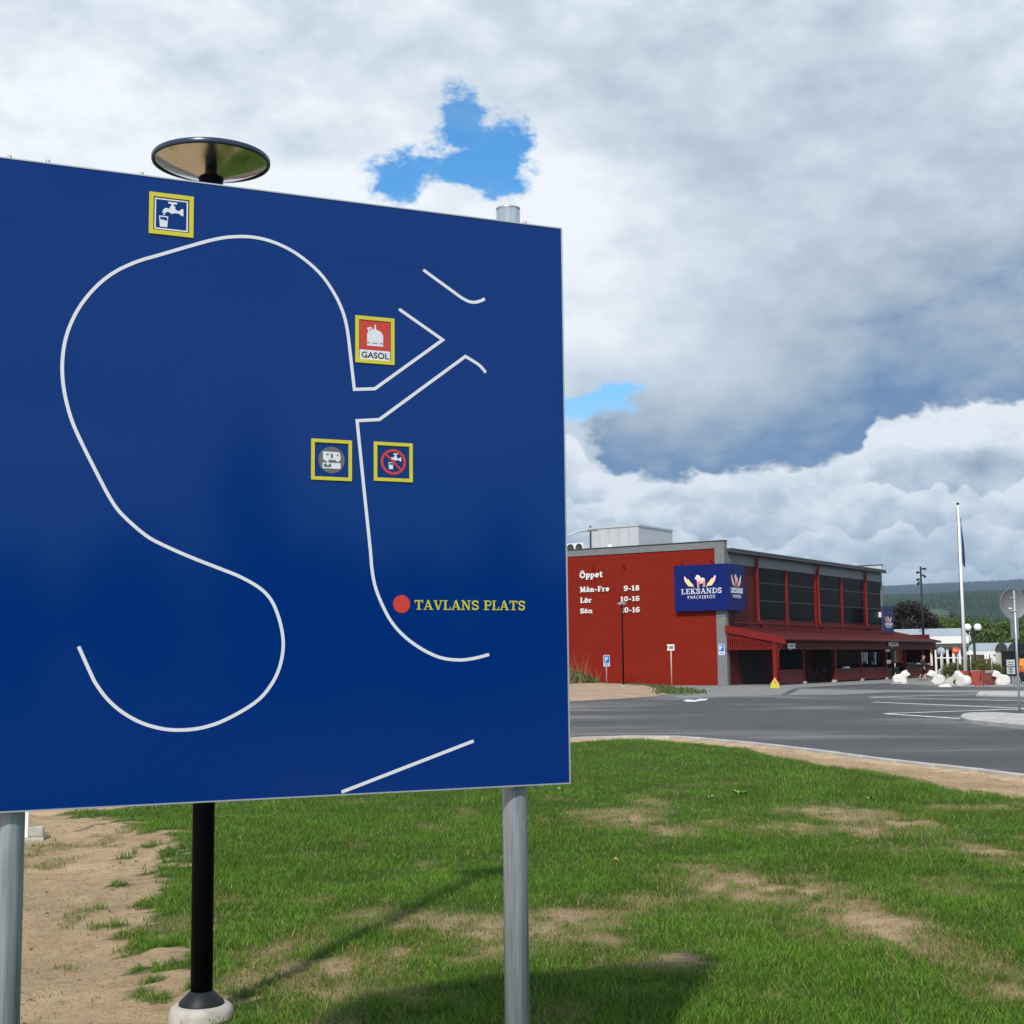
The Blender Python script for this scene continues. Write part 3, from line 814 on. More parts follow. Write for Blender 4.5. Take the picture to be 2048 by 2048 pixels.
for q_ in (TAP, CUP, ((.315, .475), (.355, .475), (.355, .505), (.315, .505))): MB().prism([P(*p) for p in q_], -.0014, -.0002).build('pictogram', M['board_white'], po)
MB().prism([P(*p) for p in CUPW], -.0018, -.0015).build('pictogram', M['board_blue'], po)

po, P, w, h = plaque('gas_plaque', ((710, 631.5), (788, 637), (788.5, 730.5), (710.5, 725)), .0115, 'yellow framed red plaque with a gas bottle and GASOL below')
x0, z0 = P(.11, .29); x1, z1 = P(.89, .92); MB().box(x0, x1, -.0016, -.0002, z0, z1).build('field', M['board_red'], po)
x0, z0 = P(.11, .08); x1, z1 = P(.89, .285); MB().box(x0, x1, -.0020, -.0002, z0, z1).build('field', M['board_white'], po)
BOT = [(.30, .375), (.30, .61), (.315, .655), (.335, .68), (.30, .74), (.30, .755), (.40, .785), (.45, .72), (.475, .735), (.485, .765), (.485, .83), (.525, .83), (.525, .755), (.545, .72), (.62, .705), (.67, .67), (.71, .61), (.71, .375)]
MB().prism([P(*p) for p in BOT], -.0024, -.0017).build('pictogram', M['board_white'], po)
MB().prism([P(*p) for p in ((.355, .725), (.385, .745), (.405, .725), (.375, .705))], -.0028, -.0025).build('pictogram', M['board_grey'], po)
for u0, u1 in ((.30, .385), (.435, .565), (.62, .71)): MB().prism([P(u0, .428), P(u1, .428), P(u1, .445), P(u0, .445)], -.0028, -.0025).build('pictogram', M['board_grey'], po)
x0, z0 = P(.155, .115); x1, z1 = P(.855, .245); sans('lettering', 'GASOL', x0, z0, z1 - z0, x1 - x0, -.0021, M['ink'], po, .0008, .015)

po, P, w, h = plaque('drain_plaque', ((622, 877), (703, 881.5), (703.5, 963.5), (622, 958.5)), .0105, 'yellow framed plaque with a motorhome over a drain on a grey disc')
MB().prism([P(*p) for p in arc(.5, .5, .325, .325, 0, 348, 30)], -.0012, -.0002).build('disc', M['board_grey'], po)
MB().prism([P(*p) for p in ((.29, .50), (.29, .70), (.665, .70), (.70, .68), (.72, .58), (.72, .50))], -.0018, -.0013).build('pictogram', M['board_white'], po)
for u in (.375, .65): MB().prism([P(*p) for p in arc(u, .505, .045, .045, 0, 330, 11)], -.0022, -.0013).build('pictogram', M['board_white'], po)
MB().prism([P(*p) for p in ((.28, .29), (.28, .43), (.72, .43), (.72, .29))], -.0018, -.0013).build('pictogram', M['board_white'], po)
for q_ in (((.36, .615), (.43, .615), (.43, .65), (.36, .65)), ((.48, .545), (.53, .545), (.53, .655), (.48, .655)), ((.31, .325), (.49, .325), (.49, .405), (.31, .405)), ((.63, .60), (.68, .60), (.655, .65), (.635, .65))): MB().prism([P(*p) for p in q_], -.0023, -.0019).build('pictogram', M['board_grey'], po)
MB().prism([P(.385, .36), P(.43, .36), P(.42, .50), P(.395, .50)], -.0027, -.0024).build('pictogram', M['board_white'], po)

po, P, w, h = plaque('no_water_plaque', ((747, 883), (824.5, 887.5), (825, 966), (747.5, 960.5)), .0105, 'yellow framed plaque with a tap crossed out by a red ring')
sh = lambda p: P(.5 + (p[0] - .5) * .60 + .045, .5 + (p[1] - .5) * .66 + .02)
for q_ in (TAP, CUP): MB().prism([sh(p) for p in q_], -.0012, -.0002).build('pictogram', M['board_white'], po)
MB().prism([sh(p) for p in CUPW], -.0017, -.0013).build('pictogram', M['board_blue'], po)
mb = MB(); mb.strip([P(*p) for p in arc(.5, .5, .295, .295, 0, 360, 36)], .065 * w, -.0021, -.0018); mb.strip([P(.5 - .2, .5 + .2), P(.5 + .2, .5 - .2)], .055 * w, -.0025, -.0022); mb.build('ring', M['board_red'], po)

# posts, bands and bolts behind the panel
for px, top in ((1030, bp(1011, 410)[1] + .012), (20, 3.06)):
    pr = .039; q_ = PL(px, 1640, BP0 - bn * (.026 + pr), bn) - BP0; xl = q_.dot(bs)
    p_ = MB().tube([(xl, .026 + pr, -.3), (xl, .026 + pr, top)], pr, 28)
    po = p_.build('post', M['galv'], board)
    MB().lathe([(0, top + .006), (pr * .6, top + .006), (pr + .001, top + .001), (pr + .001, top - .004)], 28, (xl, .026 + pr, 0)).build('cap', M['galv'], po)
    MB().box(xl - .004, xl + .004, .026 + 2 * pr - .001, .026 + 2 * pr + .0015, .2, top - .02).build('weld_seam', M['galv'], po)
    for zz in (1.42, 2.2, 3.0):
        MB().tube([(xl, .026 + pr, zz - .02), (xl, .026 + pr, zz + .02)], pr + .003, 28).build('clamp', M['galv'], po)
for zz in (1.42, 2.2, 3.0): MB().box(BX0 + .03, BX1 - .03, .0225, .040, zz - .014, zz + .014).build('rail', M['alu'], board)
for px, py in ((20, 322), (97, 330), (285, 350), (1053, 446)):
    x_ = bp(px, py)[0]; MB().tube([(x_, .012, BZ1 + .003), (x_, .012, BZ1 + .014)], .006, 8).build('bolt', M['bolt'], board)
for px in (1028, 1075): 
    x_ = bp(px, 1570)[0]; MB().tube([(x_, .012, BZ0 - .014), (x_, .012, BZ0 - .003)], .007, 8).build('bolt', M['bolt'], board)

# ------------------------------------------------------------------ park lamps with a dish
def dish_lamp(base, height, rd, rp, label, footing=True, fh=.19):
    L = empty('park_lamp', base, 0, label, 'lamp post', 'dish lamps on black poles')
    MB().tube([(0, 0, fh * .5), (0, 0, height - .10)], [rp, rp], 24).build('pole', M['black_paint'], L)
    if footing:
        MB().lathe([(rp * 2.9, -.1), (rp * 2.9, fh - .035), (rp * 2.75, fh - .012), (rp * 2.45, fh), (0, fh)], 36).build('footing', M['concrete'], L)
        MB().lathe([(rp * 2.05, fh + .001), (rp * 2.0, fh + .012), (rp * 1.15, fh + .055), (rp * 1.02, fh + .06)], 32).build('collar', M['dark_metal'], L)
    z = height; n = MB().lathe([(rp, z - .13), (rp * 1.05, z - .115), (rp * 1.2, z - .075), (rp * 1.2, z - .065), (0, z - .062)], 24).build('neck', M['black_paint'], L)
    d = MB().lathe([(rp * 1.05, z - .072), (rd * .35, z - .052), (rd * .66, z - .026), (rd * .96, z + .012)], 72).build('reflector', M['dish_metal'], L)
    MB().lathe([(rd * .955, z + .006), (rd * .99, z + .004), (rd, z + .012), (rd, z + .026), (rd * .985, z + .032)], 72).build('rim', M['dish_rim'], L)
    MB().lathe([(rd * .985, z + .031), (rd * .7, z + .055), (rd * .3, z + .068), (0, z + .07)], 64).build('cover', M['dish_top'], L)
    return L
lb = G(402, 2083)
lz = D(428, 329, lb.y).z
dish_lamp((lb.x, lb.y, .035), lz - .035, 241 / 2 / FPX * lb.y * 1.0, .050, 'tall black lamp with a mirrored dish, rising behind the blue board', True, .13)
# ------------------------------------------------------------------ the red building
UA = math.radians(90 - 33.5)
BC = G(1455, 1371)
bu = Vector((math.cos(UA), math.sin(UA), 0)); bv = Vector((-bu.y, bu.x, 0))
red = empty('red_building', (BC.x, BC.y, 0), UA, 'long red two-storey shop building with grey trim and dark upper windows', 'building')
def WR(px, py, y=0.0):
    """pixel -> (x along the right facade, z) on the plane y"""
    q = PL(px, py, BC + bv * y, bv) - BC; return (q.dot(bu), q.z + BC.z)
def WL(px, py, x=0.0):
    """pixel -> (y along the left facade, z) on the plane x"""
    q = PL(px, py, BC + bu * x, bu) - BC; return (q.dot(bv), q.z + BC.z)
W_ = 30.0                                     # length of the left facade, most of it behind the board
LEN = WR(1764, 1200)[0]
TOP = WL(1447, 1080)[1]; FB = WL(1431, 1096.5)[1]
EAVE = WR(1470, 1106)[1]
print('BUILDING', LEN, TOP, FB, EAVE)
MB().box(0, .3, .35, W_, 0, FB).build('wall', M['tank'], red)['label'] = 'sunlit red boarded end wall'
MB().box(.30, LEN, 0, .3, 0, EAVE - .5).build('wall', M['red_shaded'], red)['label'] = 'shaded red long wall under the windows'
MB().box(LEN - .3, LEN, .3, W_, 0, EAVE).build('wall', M['tank'], red)
MB().box(.3, LEN, W_ - .3, W_, 0, EAVE).build('wall', M['tank'], red)
MB().box(-.06, .36, -.05, W_, FB, TOP - .06).build('fascia', M['grey_trim'], red)
MB().box(-.10, .40, -.09, W_, TOP - .06, TOP).build('coping', M['grey_dark'], red)
pl = MB(); zprev = 0
for k in range(4):
    z1 = FB * (k + 1) / 4
    MB().box(-.05, .33, -.045, .62, zprev + .012, z1 - .004).build('pilaster', M['grey_trim'], red); zprev = z1
# roof behind the parapet and the raised parapet at the far end
rf = MB().box(.36, LEN + .25, -.35, W_, EAVE, EAVE + .22).build('roof', M['grey_dark'], red)
MB().box(.42, LEN - .4, -.3, W_ - .2, EAVE + .221, EAVE + .25).build('roofing', M['roof_metal'], rf)
MB().box(.34, LEN, -.06, -.002, EAVE - .75, EAVE - .001).build('fascia', M['grey_trim'], red)
tz = WR(1763, 1131)[1]
MB().box(LEN - .05, LEN + .25, -.1, W_, EAVE + .222, tz).build('parapet', M['plant_room'], red)
MB().box(LEN - .08, LEN + .28, -.13, W_, tz, tz + .08).build('coping', M['grey_dark'], red)
# window bays of the upper floor
bays = [(1514, 1569), (1577, 1626), (1634, 1680), (1685, 1725), (1732, 1760)]
wz1 = WR(1515, 1129)[1]; wz0 = WR(1520, 1237)[1]
hd = MB()
for i, (a, b) in enumerate(bays):
    x0, x1 = WR(a, 1180)[0], WR(b, 1200)[0]
    wn = MB().box(x0, x1, -.03, .001, wz0, wz1).build('window', M['mullion'], red)
    n = 3
    for r in range(n):
        for c in range(2):
            xa = x0 + (x1 - x0) * c / 2 + .03; xb = x0 + (x1 - x0) * (c + 1) / 2 - .03
            za = wz0 + (wz1 - wz0) * r / n + .05; zb = wz0 + (wz1 - wz0) * (r + 1) / n - .05
            MB().box(xa, xb, -.04, -.0305, za, zb).build('pane', M['glass'], wn)
    for r in (1, 2):
        zz = wz0 + (wz1 - wz0) * r / n; MB().box(x0 + .02, x1 - .02, -.055, -.0305, zz - .035, zz + .035).build('transom', M['grey_dark'], wn)
for px in (1572, 1630, 1682):
    x_ = WR(px, 1200)[0]; MB().box(x_ - .13, x_ + .13, -.12, -.002, wz0 - .5, EAVE - .78).build('mullion', M['red'], red)
x_ = WR(1762, 1200)[0]; MB().box(x_ - .1, x_ + .16, -.10, -.002, wz0 - .5, EAVE - .78).build('corner_board', M['grey_trim'], red)
CZ1 = WR(1460, 1252)[1]           # where the canopy meets the wall
for px in (1511, 1633, 1728):
    x_ = WR(px, 1200)[0]
    MB().tube([(x_, -.30, EAVE - .05), (x_, -.16, EAVE - .55), (x_, -.16, CZ1 + .45), (x_, -.42, CZ1 + .02)], .10, 12).build('downpipe', M['red'], red)
MB().box(WR(1457, 1150)[0] + .6, WR(1507, 1150)[0], -.02, -.002, CZ1 + .3, EAVE - .8).build('panelling', M['red_shaded'], red)
MB().tube([(.4, -.42, EAVE - .02), (LEN, -.42, EAVE - .02)], .06, 10).build('gutter', M['grey_dark'], red)

# plant room, cooling units on the roof
pc = WL(1277, 1060, 7.0)
pr_ = empty('plant_room', tuple(BC + bu * 7.0 + bv * pc[0] + Vector((0, 0, EAVE + .25))), UA, 'pale grey metal plant room on the flat roof', 'roof building')
ph = WL(1277, 1052, 7.0)[1] - EAVE - .25; pw = WL(1181, 1069, 7.0)[0] - pc[0]
q = PL(1345, 1064, BC + bv * pc[0], bv) - BC; pln = q.dot(bu) - 7.0
pk = pw / 5
for k in range(5): MB().box(0, .08, k * pk + .01, (k + 1) * pk - .01, 0, ph).build('panel', M['plant_room'], pr_)
for k in range(2): MB().box(.09 + k * (pln - .1) / 2, .07 + (k + 1) * (pln - .1) / 2, 0.0, .08, 0, ph).build('panel', M['plant_room'], pr_)
MB().box(-.06, pln + .06, -.06, pw + .06, ph, ph + .12).build('roof', M['plant_room'], pr_)
MB().box(-.03, .0, pw * .55, pw * .55 + .35, ph * .38, ph * .38 + .35).build('vent', M['white'], pr_)
MB().box(-.05, -.002, pw - .08, pw + .05, -.2, ph + .25).build('corner_pipe', M['grey_dark'], pr_)
for px, nm in ((1138, 'white cooling unit on the roof edge, nearest the blue board'), (1155, 'white cooling unit on the roof edge, nearer the plant room')):
    y_ = WL(px, 1090, 3.0)[0]
    c = empty('cooling_unit', tuple(BC + bu * 3.0 + bv * y_ + Vector((0, 0, EAVE + .25))), UA, nm, 'cooling unit', 'cooling units on the red roof')
    MB().box(0, .45, -.45, .45, 0, TOP - EAVE + .45).build('casing', M['white'], c)
    MB().lathe([(0, 0), (.26, 0), (.28, .02)], 18).build('fan', M['grey_dark'], c).matrix_local = Matrix.Translation((-.01, -.12, (TOP - EAVE) + .12)) @ Matrix.Rotation(-math.pi / 2, 4, 'Y')

# opening hours in raised white letters (local x-z plane turned onto the end wall)
def wall_sheet(parent):
    e = empty('opening_hours', (0, 0, 0)); e.parent = parent; e.rotation_euler = (0, 0, -math.pi / 2); return e
oh = wall_sheet(red); oh.name = 'opening_hours'
def txt(t, pl_, pr__, pz0, pz1):
    a, b = WL(*pl_), WL(*pr__); hz = WL((pl_[0] + pr__[0]) / 2, pz1)[1] - WL((pl_[0] + pr__[0]) / 2, pz0)[1]
    lettering(t, -a[0], (a[1] + b[1]) / 2, hz, -.02, .06, None, a[0] - b[0], .05, .004, 1.32).build('lettering', M['white'], oh)
# local x of the sheet = -y of the building
txt('Öppet', (1160.5, 1156), (1206.5, 1154.5), 1155.5, 1143.5)
txt('Mån-Fre', (1161, 1184.5), (1219.5, 1182.5), 1183.5, 1173)
txt('9-18', (1248.5, 1182), (1280, 1180.5), 1181.5, 1171.5)
txt('Lör', (1161.5, 1206), (1184.5, 1205), 1205.5, 1195)
txt('10-16', (1241.5, 1203), (1280.5, 1201.5), 1202.5, 1193)
txt('Sön', (1161.5, 1227), (1186, 1226), 1226.5, 1217)
txt('10-16', (1242.5, 1225.5), (1281, 1224), 1225, 1215)
for px, py in ((1189, 1134), (1250, 1131), (1366, 1125), (1426, 1123)):
    a = WL(px, py); MB().tube([(-.01, a[0], a[1] - .25), (-.25, a[0], a[1] + .05), (-.45, a[0], a[1] + .05), (-.5, a[0], a[1] - .12)], .03, 8).build('wall_light', M['red'], red)

# ------------------------------------------------------------------ canopy along the front
CY = -3.4
FR = CY + .15
ez = WR(1600, 1277, CY - .5)[1]; ez0 = ez - .10
X0 = -.15; X1 = WR(1880, 1288, CY - .5)[0]
wl = CZ1
def cz(y): return wl + (ez - wl) * (-y / (-(CY - .5)))
rf = MB(); rf.add([(X0, -.01, wl - .10), (X1, -.01, wl - .10), (X1, CY - .5, ez - .10), (X0, CY - .5, ez - .10), (X0, -.01, wl), (X1, -.01, wl), (X1, CY - .5, ez), (X0, CY - .5, ez)],
                  [(0, 3, 2, 1), (4, 5, 6, 7), (0, 1, 5, 4), (1, 2, 6, 5), (2, 3, 7, 6), (3, 0, 4, 7)])
canopy = empty('shop_canopy', (BC.x, BC.y, 0), UA, 'long red lean-to canopy with posts and half walls along the shop front', 'canopy')
cr = rf.build('roof', M['red_roof'], canopy)
k = 0; x_ = X0 + .3
while x_ < X1:
    MB().add([(x_ - .02, -.02, wl + .002), (x_ + .02, -.02, wl + .002), (x_ + .02, CY - .49, ez + .002), (x_ - .02, CY - .49, ez + .002), (x_ - .02, -.02, wl + .035), (x_ + .02, -.02, wl + .035), (x_ + .02, CY - .49, ez + .035), (x_ - .02, CY - .49, ez + .035)],
             [(0, 3, 2, 1), (4, 5, 6, 7), (0, 1, 5, 4), (1, 2, 6, 5), (2, 3, 7, 6), (3, 0, 4, 7)]).build('seam', M['red_roof'], cr); x_ += .95
gp_ = MB().tube([(X0, CY - .55, ez - .06), (X1, CY - .55, ez - .06)], .085, 10).build('gutter', M['red_roof'], canopy)
MB().tube([(.5, -.45, cz(-.45) + .28), (LEN - 3.0, -.45, cz(-.45) + .28), (LEN - 2.6, -.75, cz(-.75) + .14), (LEN - .5, -.75, cz(-.75) + .14)], .045, 8).build('snow_rail', M['red_roof'], canopy)
MB().tube([(.5, -1.6, cz(-1.6) + .16), (X1 - 4, -1.6, cz(-1.6) + .16)], .035, 8).build('snow_rail', M['red_roof'], canopy)
# barge board and slatted gable at the near end
MB().add([(X0 - .06, -.02, wl - .42), (X0 - .06, CY - .62, ez - .36), (X0 - .06, CY - .62, ez + .06), (X0 - .06, -.02, wl + .04), (X0 - .001, -.02, wl - .42), (X0 - .001, CY - .62, ez - .36), (X0 - .001, CY - .62, ez + .06), (X0 - .001, -.02, wl + .04)],
         [(0, 1, 2, 3), (4, 7, 6, 5), (0, 4, 5, 1), (1, 5, 6, 2), (2, 6, 7, 3), (3, 7, 4, 0)]).build('barge_board', M['red'], canopy)
gz = WL(1500, 1298, X0)[1]
gab = MB().box(X0 + .06, X0 + .12, CY, -.06, gz - .05, gz + .10).build('gable_rail', M['red'], canopy)
MB().box(X0 + .06, X0 + .12, CY, -.06, gz + .62, gz + .72).build('gable_rail', M['red'], canopy)
y_ = CY + .08
while y_ < -.1:
    zt = cz(y_) - .44
    MB().box(X0 + .02, X0 + .055, y_, y_ + .07, gz + .02, zt).build('slat', M['red'], canopy); y_ += .125
# posts, beams and half walls along the front line
px_posts = [1553, 1607, 1668, 1722, 1771, 1810, 1846, 1868]
XP = [0.0] + [WR(p, 1330, FR)[0] for p in px_posts[1:]]
hb_ = WR(1640, 1299, FR)[1]
for i, x_ in enumerate(XP):
    wd = .13 if i in (0, 2, 4) else .07
    MB().box(x_ - wd, x_ + wd, FR - wd, FR + wd, .18, cz(FR) - .10).build('post', M['red'] if i == 0 else M['red_shaded'], canopy)
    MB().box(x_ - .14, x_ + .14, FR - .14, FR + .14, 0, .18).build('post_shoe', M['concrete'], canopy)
MB().box(-.1, XP[-1] + .1, FR - .20, FR - .14, hb_, cz(FR - .2) - .11).build('valance', M['red_shaded'], canopy)
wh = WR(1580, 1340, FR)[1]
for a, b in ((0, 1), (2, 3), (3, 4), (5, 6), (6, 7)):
    hw = MB().box(XP[a] + .14, XP[b] - .08, FR - .03, FR + .03, .12, wh - .06).build('half_wall', M['red_shaded'], canopy)
    MB().box(XP[a] + .14, XP[b] - .08, FR - .09, FR + .09, wh - .06, wh).build('rail', M['red'], hw)
MB().box(XP[-1] - .03, XP[-1] + .03, FR + .14, -.1, .12, wh).build('half_wall', M['red_shaded'], canopy)
MB().tube([(X0 + .1, CY - .5, ez - .12), (X0 + .1, CY - .2, gz + .1), (X0 + .1, CY - .05, gz - .2), (X0 + .1, CY - .05, .2)], .06, 10).build('downpipe', M['red'], canopy)
# the dim shop behind
MB().box(LEN + .001, X1 - .3, -.25, .0, 0, wl - .3).build('back_wall', M['red_shaded'], canopy)
MB().box(XP[-1] + .04, XP[-1] + .12, FR + .3, -.1, wh + .001, wl - .3).build('added_end_panel', M['red_shaded'], canopy)  # added dark panel closing the open end so the bay looks dark
MB().box(2.0, 5.6, -.06, -.004, .1, 2.4).build('doorway', M['dark_void'], canopy)
MB().box(7.5, 12.5, -.06, -.004, .9, 2.5).build('window_pane', M['glass'], canopy)
MB().box(14.5, LEN - 1, -.06, -.004, .7, 2.5).build('window_pane', M['glass'], canopy)
def L2W(x, y, z): return tuple(BC + bu * x + bv * y + Vector((0, 0, z)))

# stock under the canopy: hanging clothes, tables, boxes
def garment(x, y, ztop, ln_, wd, m, label, group):
    e = empty('garment', L2W(x, y, ztop), UA + RND.uniform(.9, 1.4), label, 'garment', group)
    mb = MB(); n = 7
    prof = [(.16, 0), (.5, .06), (.42, .25), (.44, .6), (.52, 1.0)]
    vs, fs = [], []
    for (hw, t) in prof:
        for k in range(n + 1):
            u = k / n * 2 - 1; vs.append((u * hw * wd, .035 * math.sin(u * 7 + t * 3) + .03, -t * ln_))
        for k in range(n + 1):
            u = k / n * 2 - 1; vs.append((u * hw * wd, .035 * math.sin(u * 7 + t * 3) - .03, -t * ln_))
    c = 2 * (n + 1)
    for r in range(len(prof) - 1):
        for k in range(n):
            fs.append((r * c + k, r * c + k + 1, (r + 1) * c + k + 1, (r + 1) * c + k))
            fs.append((r * c + n + 1 + k, (r + 1) * c + n + 1 + k, (r + 1) * c + n + 2 + k, r * c + n + 2 + k))
        fs.append((r * c, (r + 1) * c, (r + 1) * c + n + 1, r * c + n + 1)); fs.append((r * c + n, r * c + 2 * n + 1, (r + 1) * c + 2 * n + 1, (r + 1) * c + n))
    mb.add(vs, fs, True).build('cloth', m, e)
    MB().tube([(-.16 * wd, 0, 0), (0, 0, .06), (.16 * wd, 0, 0)], .008, 6).build('hanger', M['dark_metal'], e)
    MB().tube([(0, 0, .06), (0, 0, .12), (.02, 0, .15), (.05, 0, .13)], .006, 6).build('hook', M['dark_metal'], e)
    return e
CL = {'pale': mat('cloth_pale', (.55, .58, .55), .9), 'navy': mat('cloth_navy', (.03, .035, .06), .9), 'beige': mat('cloth_beige', (.55, .48, .30), .9), 'rust': mat('cloth_rust', (.45, .06, .02), .9), 'cyan': mat('cloth_blue', (.12, .36, .55), .9), 'dark': mat('cloth_dark', (.02, .022, .03), .9), 'olive': mat('cloth_olive', (.30, .27, .08), .9), 'pink': mat('cloth_red', (.42, .03, .04), .9)}
yy = FR + .35
def rack(px0, px1, pz, label):
    a, b = WR(px0, pz, yy), WR(px1, pz, yy)
    e = empty('clothes_rail', L2W(a[0] - .1, yy, 0), UA, label, 'clothes rail')
    MB().tube([(0, 0, a[1] + .15), (b[0] - a[0] + .2, 0, a[1] + .15)], .02, 8).build('rail', M['dark_metal'], e)
    for x in (0, b[0] - a[0] + .2): MB().tube([(x, 0, 0), (x, 0, a[1] + .15)], .02, 8).build('leg', M['dark_metal'], e)
rack(1719, 1758, 1303, 'dark clothes rail behind the half wall, hung with pale tops')
for px, z1, ln_, m, lb_ in ((1721, 1304, 23, 'pale', 'pale long garment, first on the rail of pale tops'), (1726, 1304, 19, 'pale', 'pale garment, second on the rail of pale tops'), (1731, 1304, 24, 'pale', 'longer pale garment, third on the rail of pale tops'),
                            (1737, 1304, 20, 'navy', 'dark garment in the gap between the pale tops'), (1742, 1305, 18, 'navy', 'dark narrow garment beside the last pale top'), (1747, 1304, 26, 'pale', 'pale garment hanging apart at the rail end'), (1753, 1304, 20, 'dark', 'black garment at the end of the rail')):
    a = WR(px, z1, yy); garment(a[0], yy, a[1], ln_ / FPX * 97, .45, CL[m], lb_, 'clothes on the rail of pale tops')
rack(1783, 1806, 1297, 'dark clothes rail in the open bay, hung with bright clothes')
for px, z1, ln_, m, lb_ in ((1786, 1298, 28, 'beige', 'beige long garment in the open bay'), (1790, 1298, 27, 'olive', 'olive garment beside the beige one'), (1794, 1298, 30, 'rust', 'rust red long garment hanging in the open bay'), (1798, 1298, 30, 'rust', 'rust red garment, second, next to the blue shirt'), (1804, 1299, 17, 'cyan', 'light blue shirt hanging at the rail end')):
    a = WR(px, z1, yy); garment(a[0], yy, a[1], ln_ / FPX * 99, .6, CL[m], lb_, 'bright clothes in the open bay')
a = WR(1860, 1297, FR - .22)
e = empty('pennant', L2W(a[0], FR - .24, a[1]), UA, 'small red triangular pennant under the canopy end', 'pennant')
MB().prism([(-.32, 0), (.25, 0), (.22, -.42)], -.012, .012).build('cloth', CL['pink'], e)
def small_box(px0, px1, pz0, pz1, y, dep, m, name, label, cat, group=None):
    a, b = WR(px0, pz1, y), WR(px1, pz0, y)
    e = empty(name, L2W(a[0], y, a[1]), UA, label, cat, group); w, h = b[0] - a[0], b[1] - a[1]
    MB().box(0, w, 0, dep, 0, h, .02).build('body', m, e); return e, w, h
for c4, lab in (((1772, 1780, 1297, 1303), 'upper pale price card on the shop shelf'), ((1774, 1782, 1320, 1327), 'lower pale price card on the shop shelf')):
    e, w, h = small_box(*c4, FR - .16, .03, M['white'], 'price_card', lab, 'price card', 'price cards in the open bay'); MB().box(.1, w - .1, -.006, -.001, h * .35, h * .6).build('print', M['grey_trim'], e)
e, w, h = small_box(1691, 1699, 1334, 1340, FR, .25, M['white'], 'bucket', 'white tub standing on the half wall rail', 'tub'); MB().box(-.02, w + .02, -.02, .27, h, h + .03).build('lid', M['white'], e)
e, w, h = small_box(1774, 1784, 1337, 1362, FR + .3, .5, mat('crate_brown', (.07, .045, .035), .8, .3, 4), 'shop_crate', 'dark crate standing in the open bay, under the price cards', 'crate', 'crates in the open bay'); MB().box(.06, w - .06, -.012, -.001, h * .45, h * .9).build('panel', M['dark_metal'], e)
e, w, h = small_box(1789, 1799, 1334, 1346, FR + .3, .5, mat('crate_brown2', (.10, .07, .06), .8, .3, 4), 'shop_crate', 'brown crate in the open bay, under the bright clothes', 'crate', 'crates in the open bay'); MB().box(.06, w - .06, -.012, -.001, h * .2, h * .8).build('panel', M['dark_metal'], e)
e, w, h = small_box(1814, 1832, 1326, 1331, FR, .4, CL['navy'], 'merchandise_tray', 'dark tray of goods on the half wall', 'tray'); MB().box(.04, w - .04, .04, .36, h, h + .03).build('goods', M['grey_trim'], e)
for c4, lab in (((1835, 1842, 1326, 1329), 'small white tray on the half wall, nearer the dark goods tray'), ((1856, 1864, 1326.5, 1329.5), 'small white tray on the half wall at the canopy end')):
    e, w, h = small_box(*c4, FR - .05, .3, M['white'], 'white_tray', lab, 'tray', 'white trays on the half wall'); MB().box(.03, w - .03, .03, .27, h, h + .02).build('rim', M['white'], e)
# folded garden furniture in the open dark bay
for k, (px, lab) in enumerate(((1625, 'dark folding chair in the shaded bay, nearer the half wall'), (1640, 'dark folding chair in the middle of the shaded bay'), (1655, 'dark folding chair beside the paired posts'))):
    a = WR(px, 1345, FR + .9)
    e = empty('folding_chair', L2W(a[0], FR + .9, 0), UA + RND.uniform(-.6, .6), lab, 'chair', 'folding chairs in the shaded bay')
    MB().box(-.22, .22, -.2, .22, .43, .46).build('seat', M['grey_dark'], e); MB().box(-.22, .22, .22, .25, .60, .92).build('backrest', M['grey_dark'], e)
    for sx in (-.2, .2):
        MB().bar((sx, -.22, 0), (sx, .24, .92), .03).build('leg', M['dark_metal'], e); MB().bar((sx, .26, 0), (sx, -.18, .44), .03).build('leg', M['dark_metal'], e)

# white hanging signs with a pointed corner
for (p0, p1, z0, z1, lab) in ((1575, 1590, 1287, 1297, 'white hanging sign on the valance, near the barge board'), (1777, 1796, 1284, 1292, 'white hanging sign on the valance above the bright clothes')):
    a, b = WR(p0, z1, FR - .3), WR(p1, z0, FR - .3); w, h = b[0] - a[0], b[1] - a[1]
    e = empty('hanging_sign', L2W(a[0], FR - .30, a[1]), UA, lab, 'sign', 'white signs on the canopy')
    MB().prism([(0, 0), (w * .3, .02), (w * .36, -.1), (w * .42, .0), (w, 0), (w - .04, h * .5), (w, h), (0, h), (.08, h * .5)], -.02, .02).build('board', M['white'], e)
    MB().box(w * .25, w * .78, -.026, -.021, h * .32, h * .66).build('print', M['grey_trim'], e)
    for u in (.2, .8): MB().tube([(w * u, 0, h), (w * u, 0, h + .5)], .008, 6).build('chain', M['dark_metal'], e)

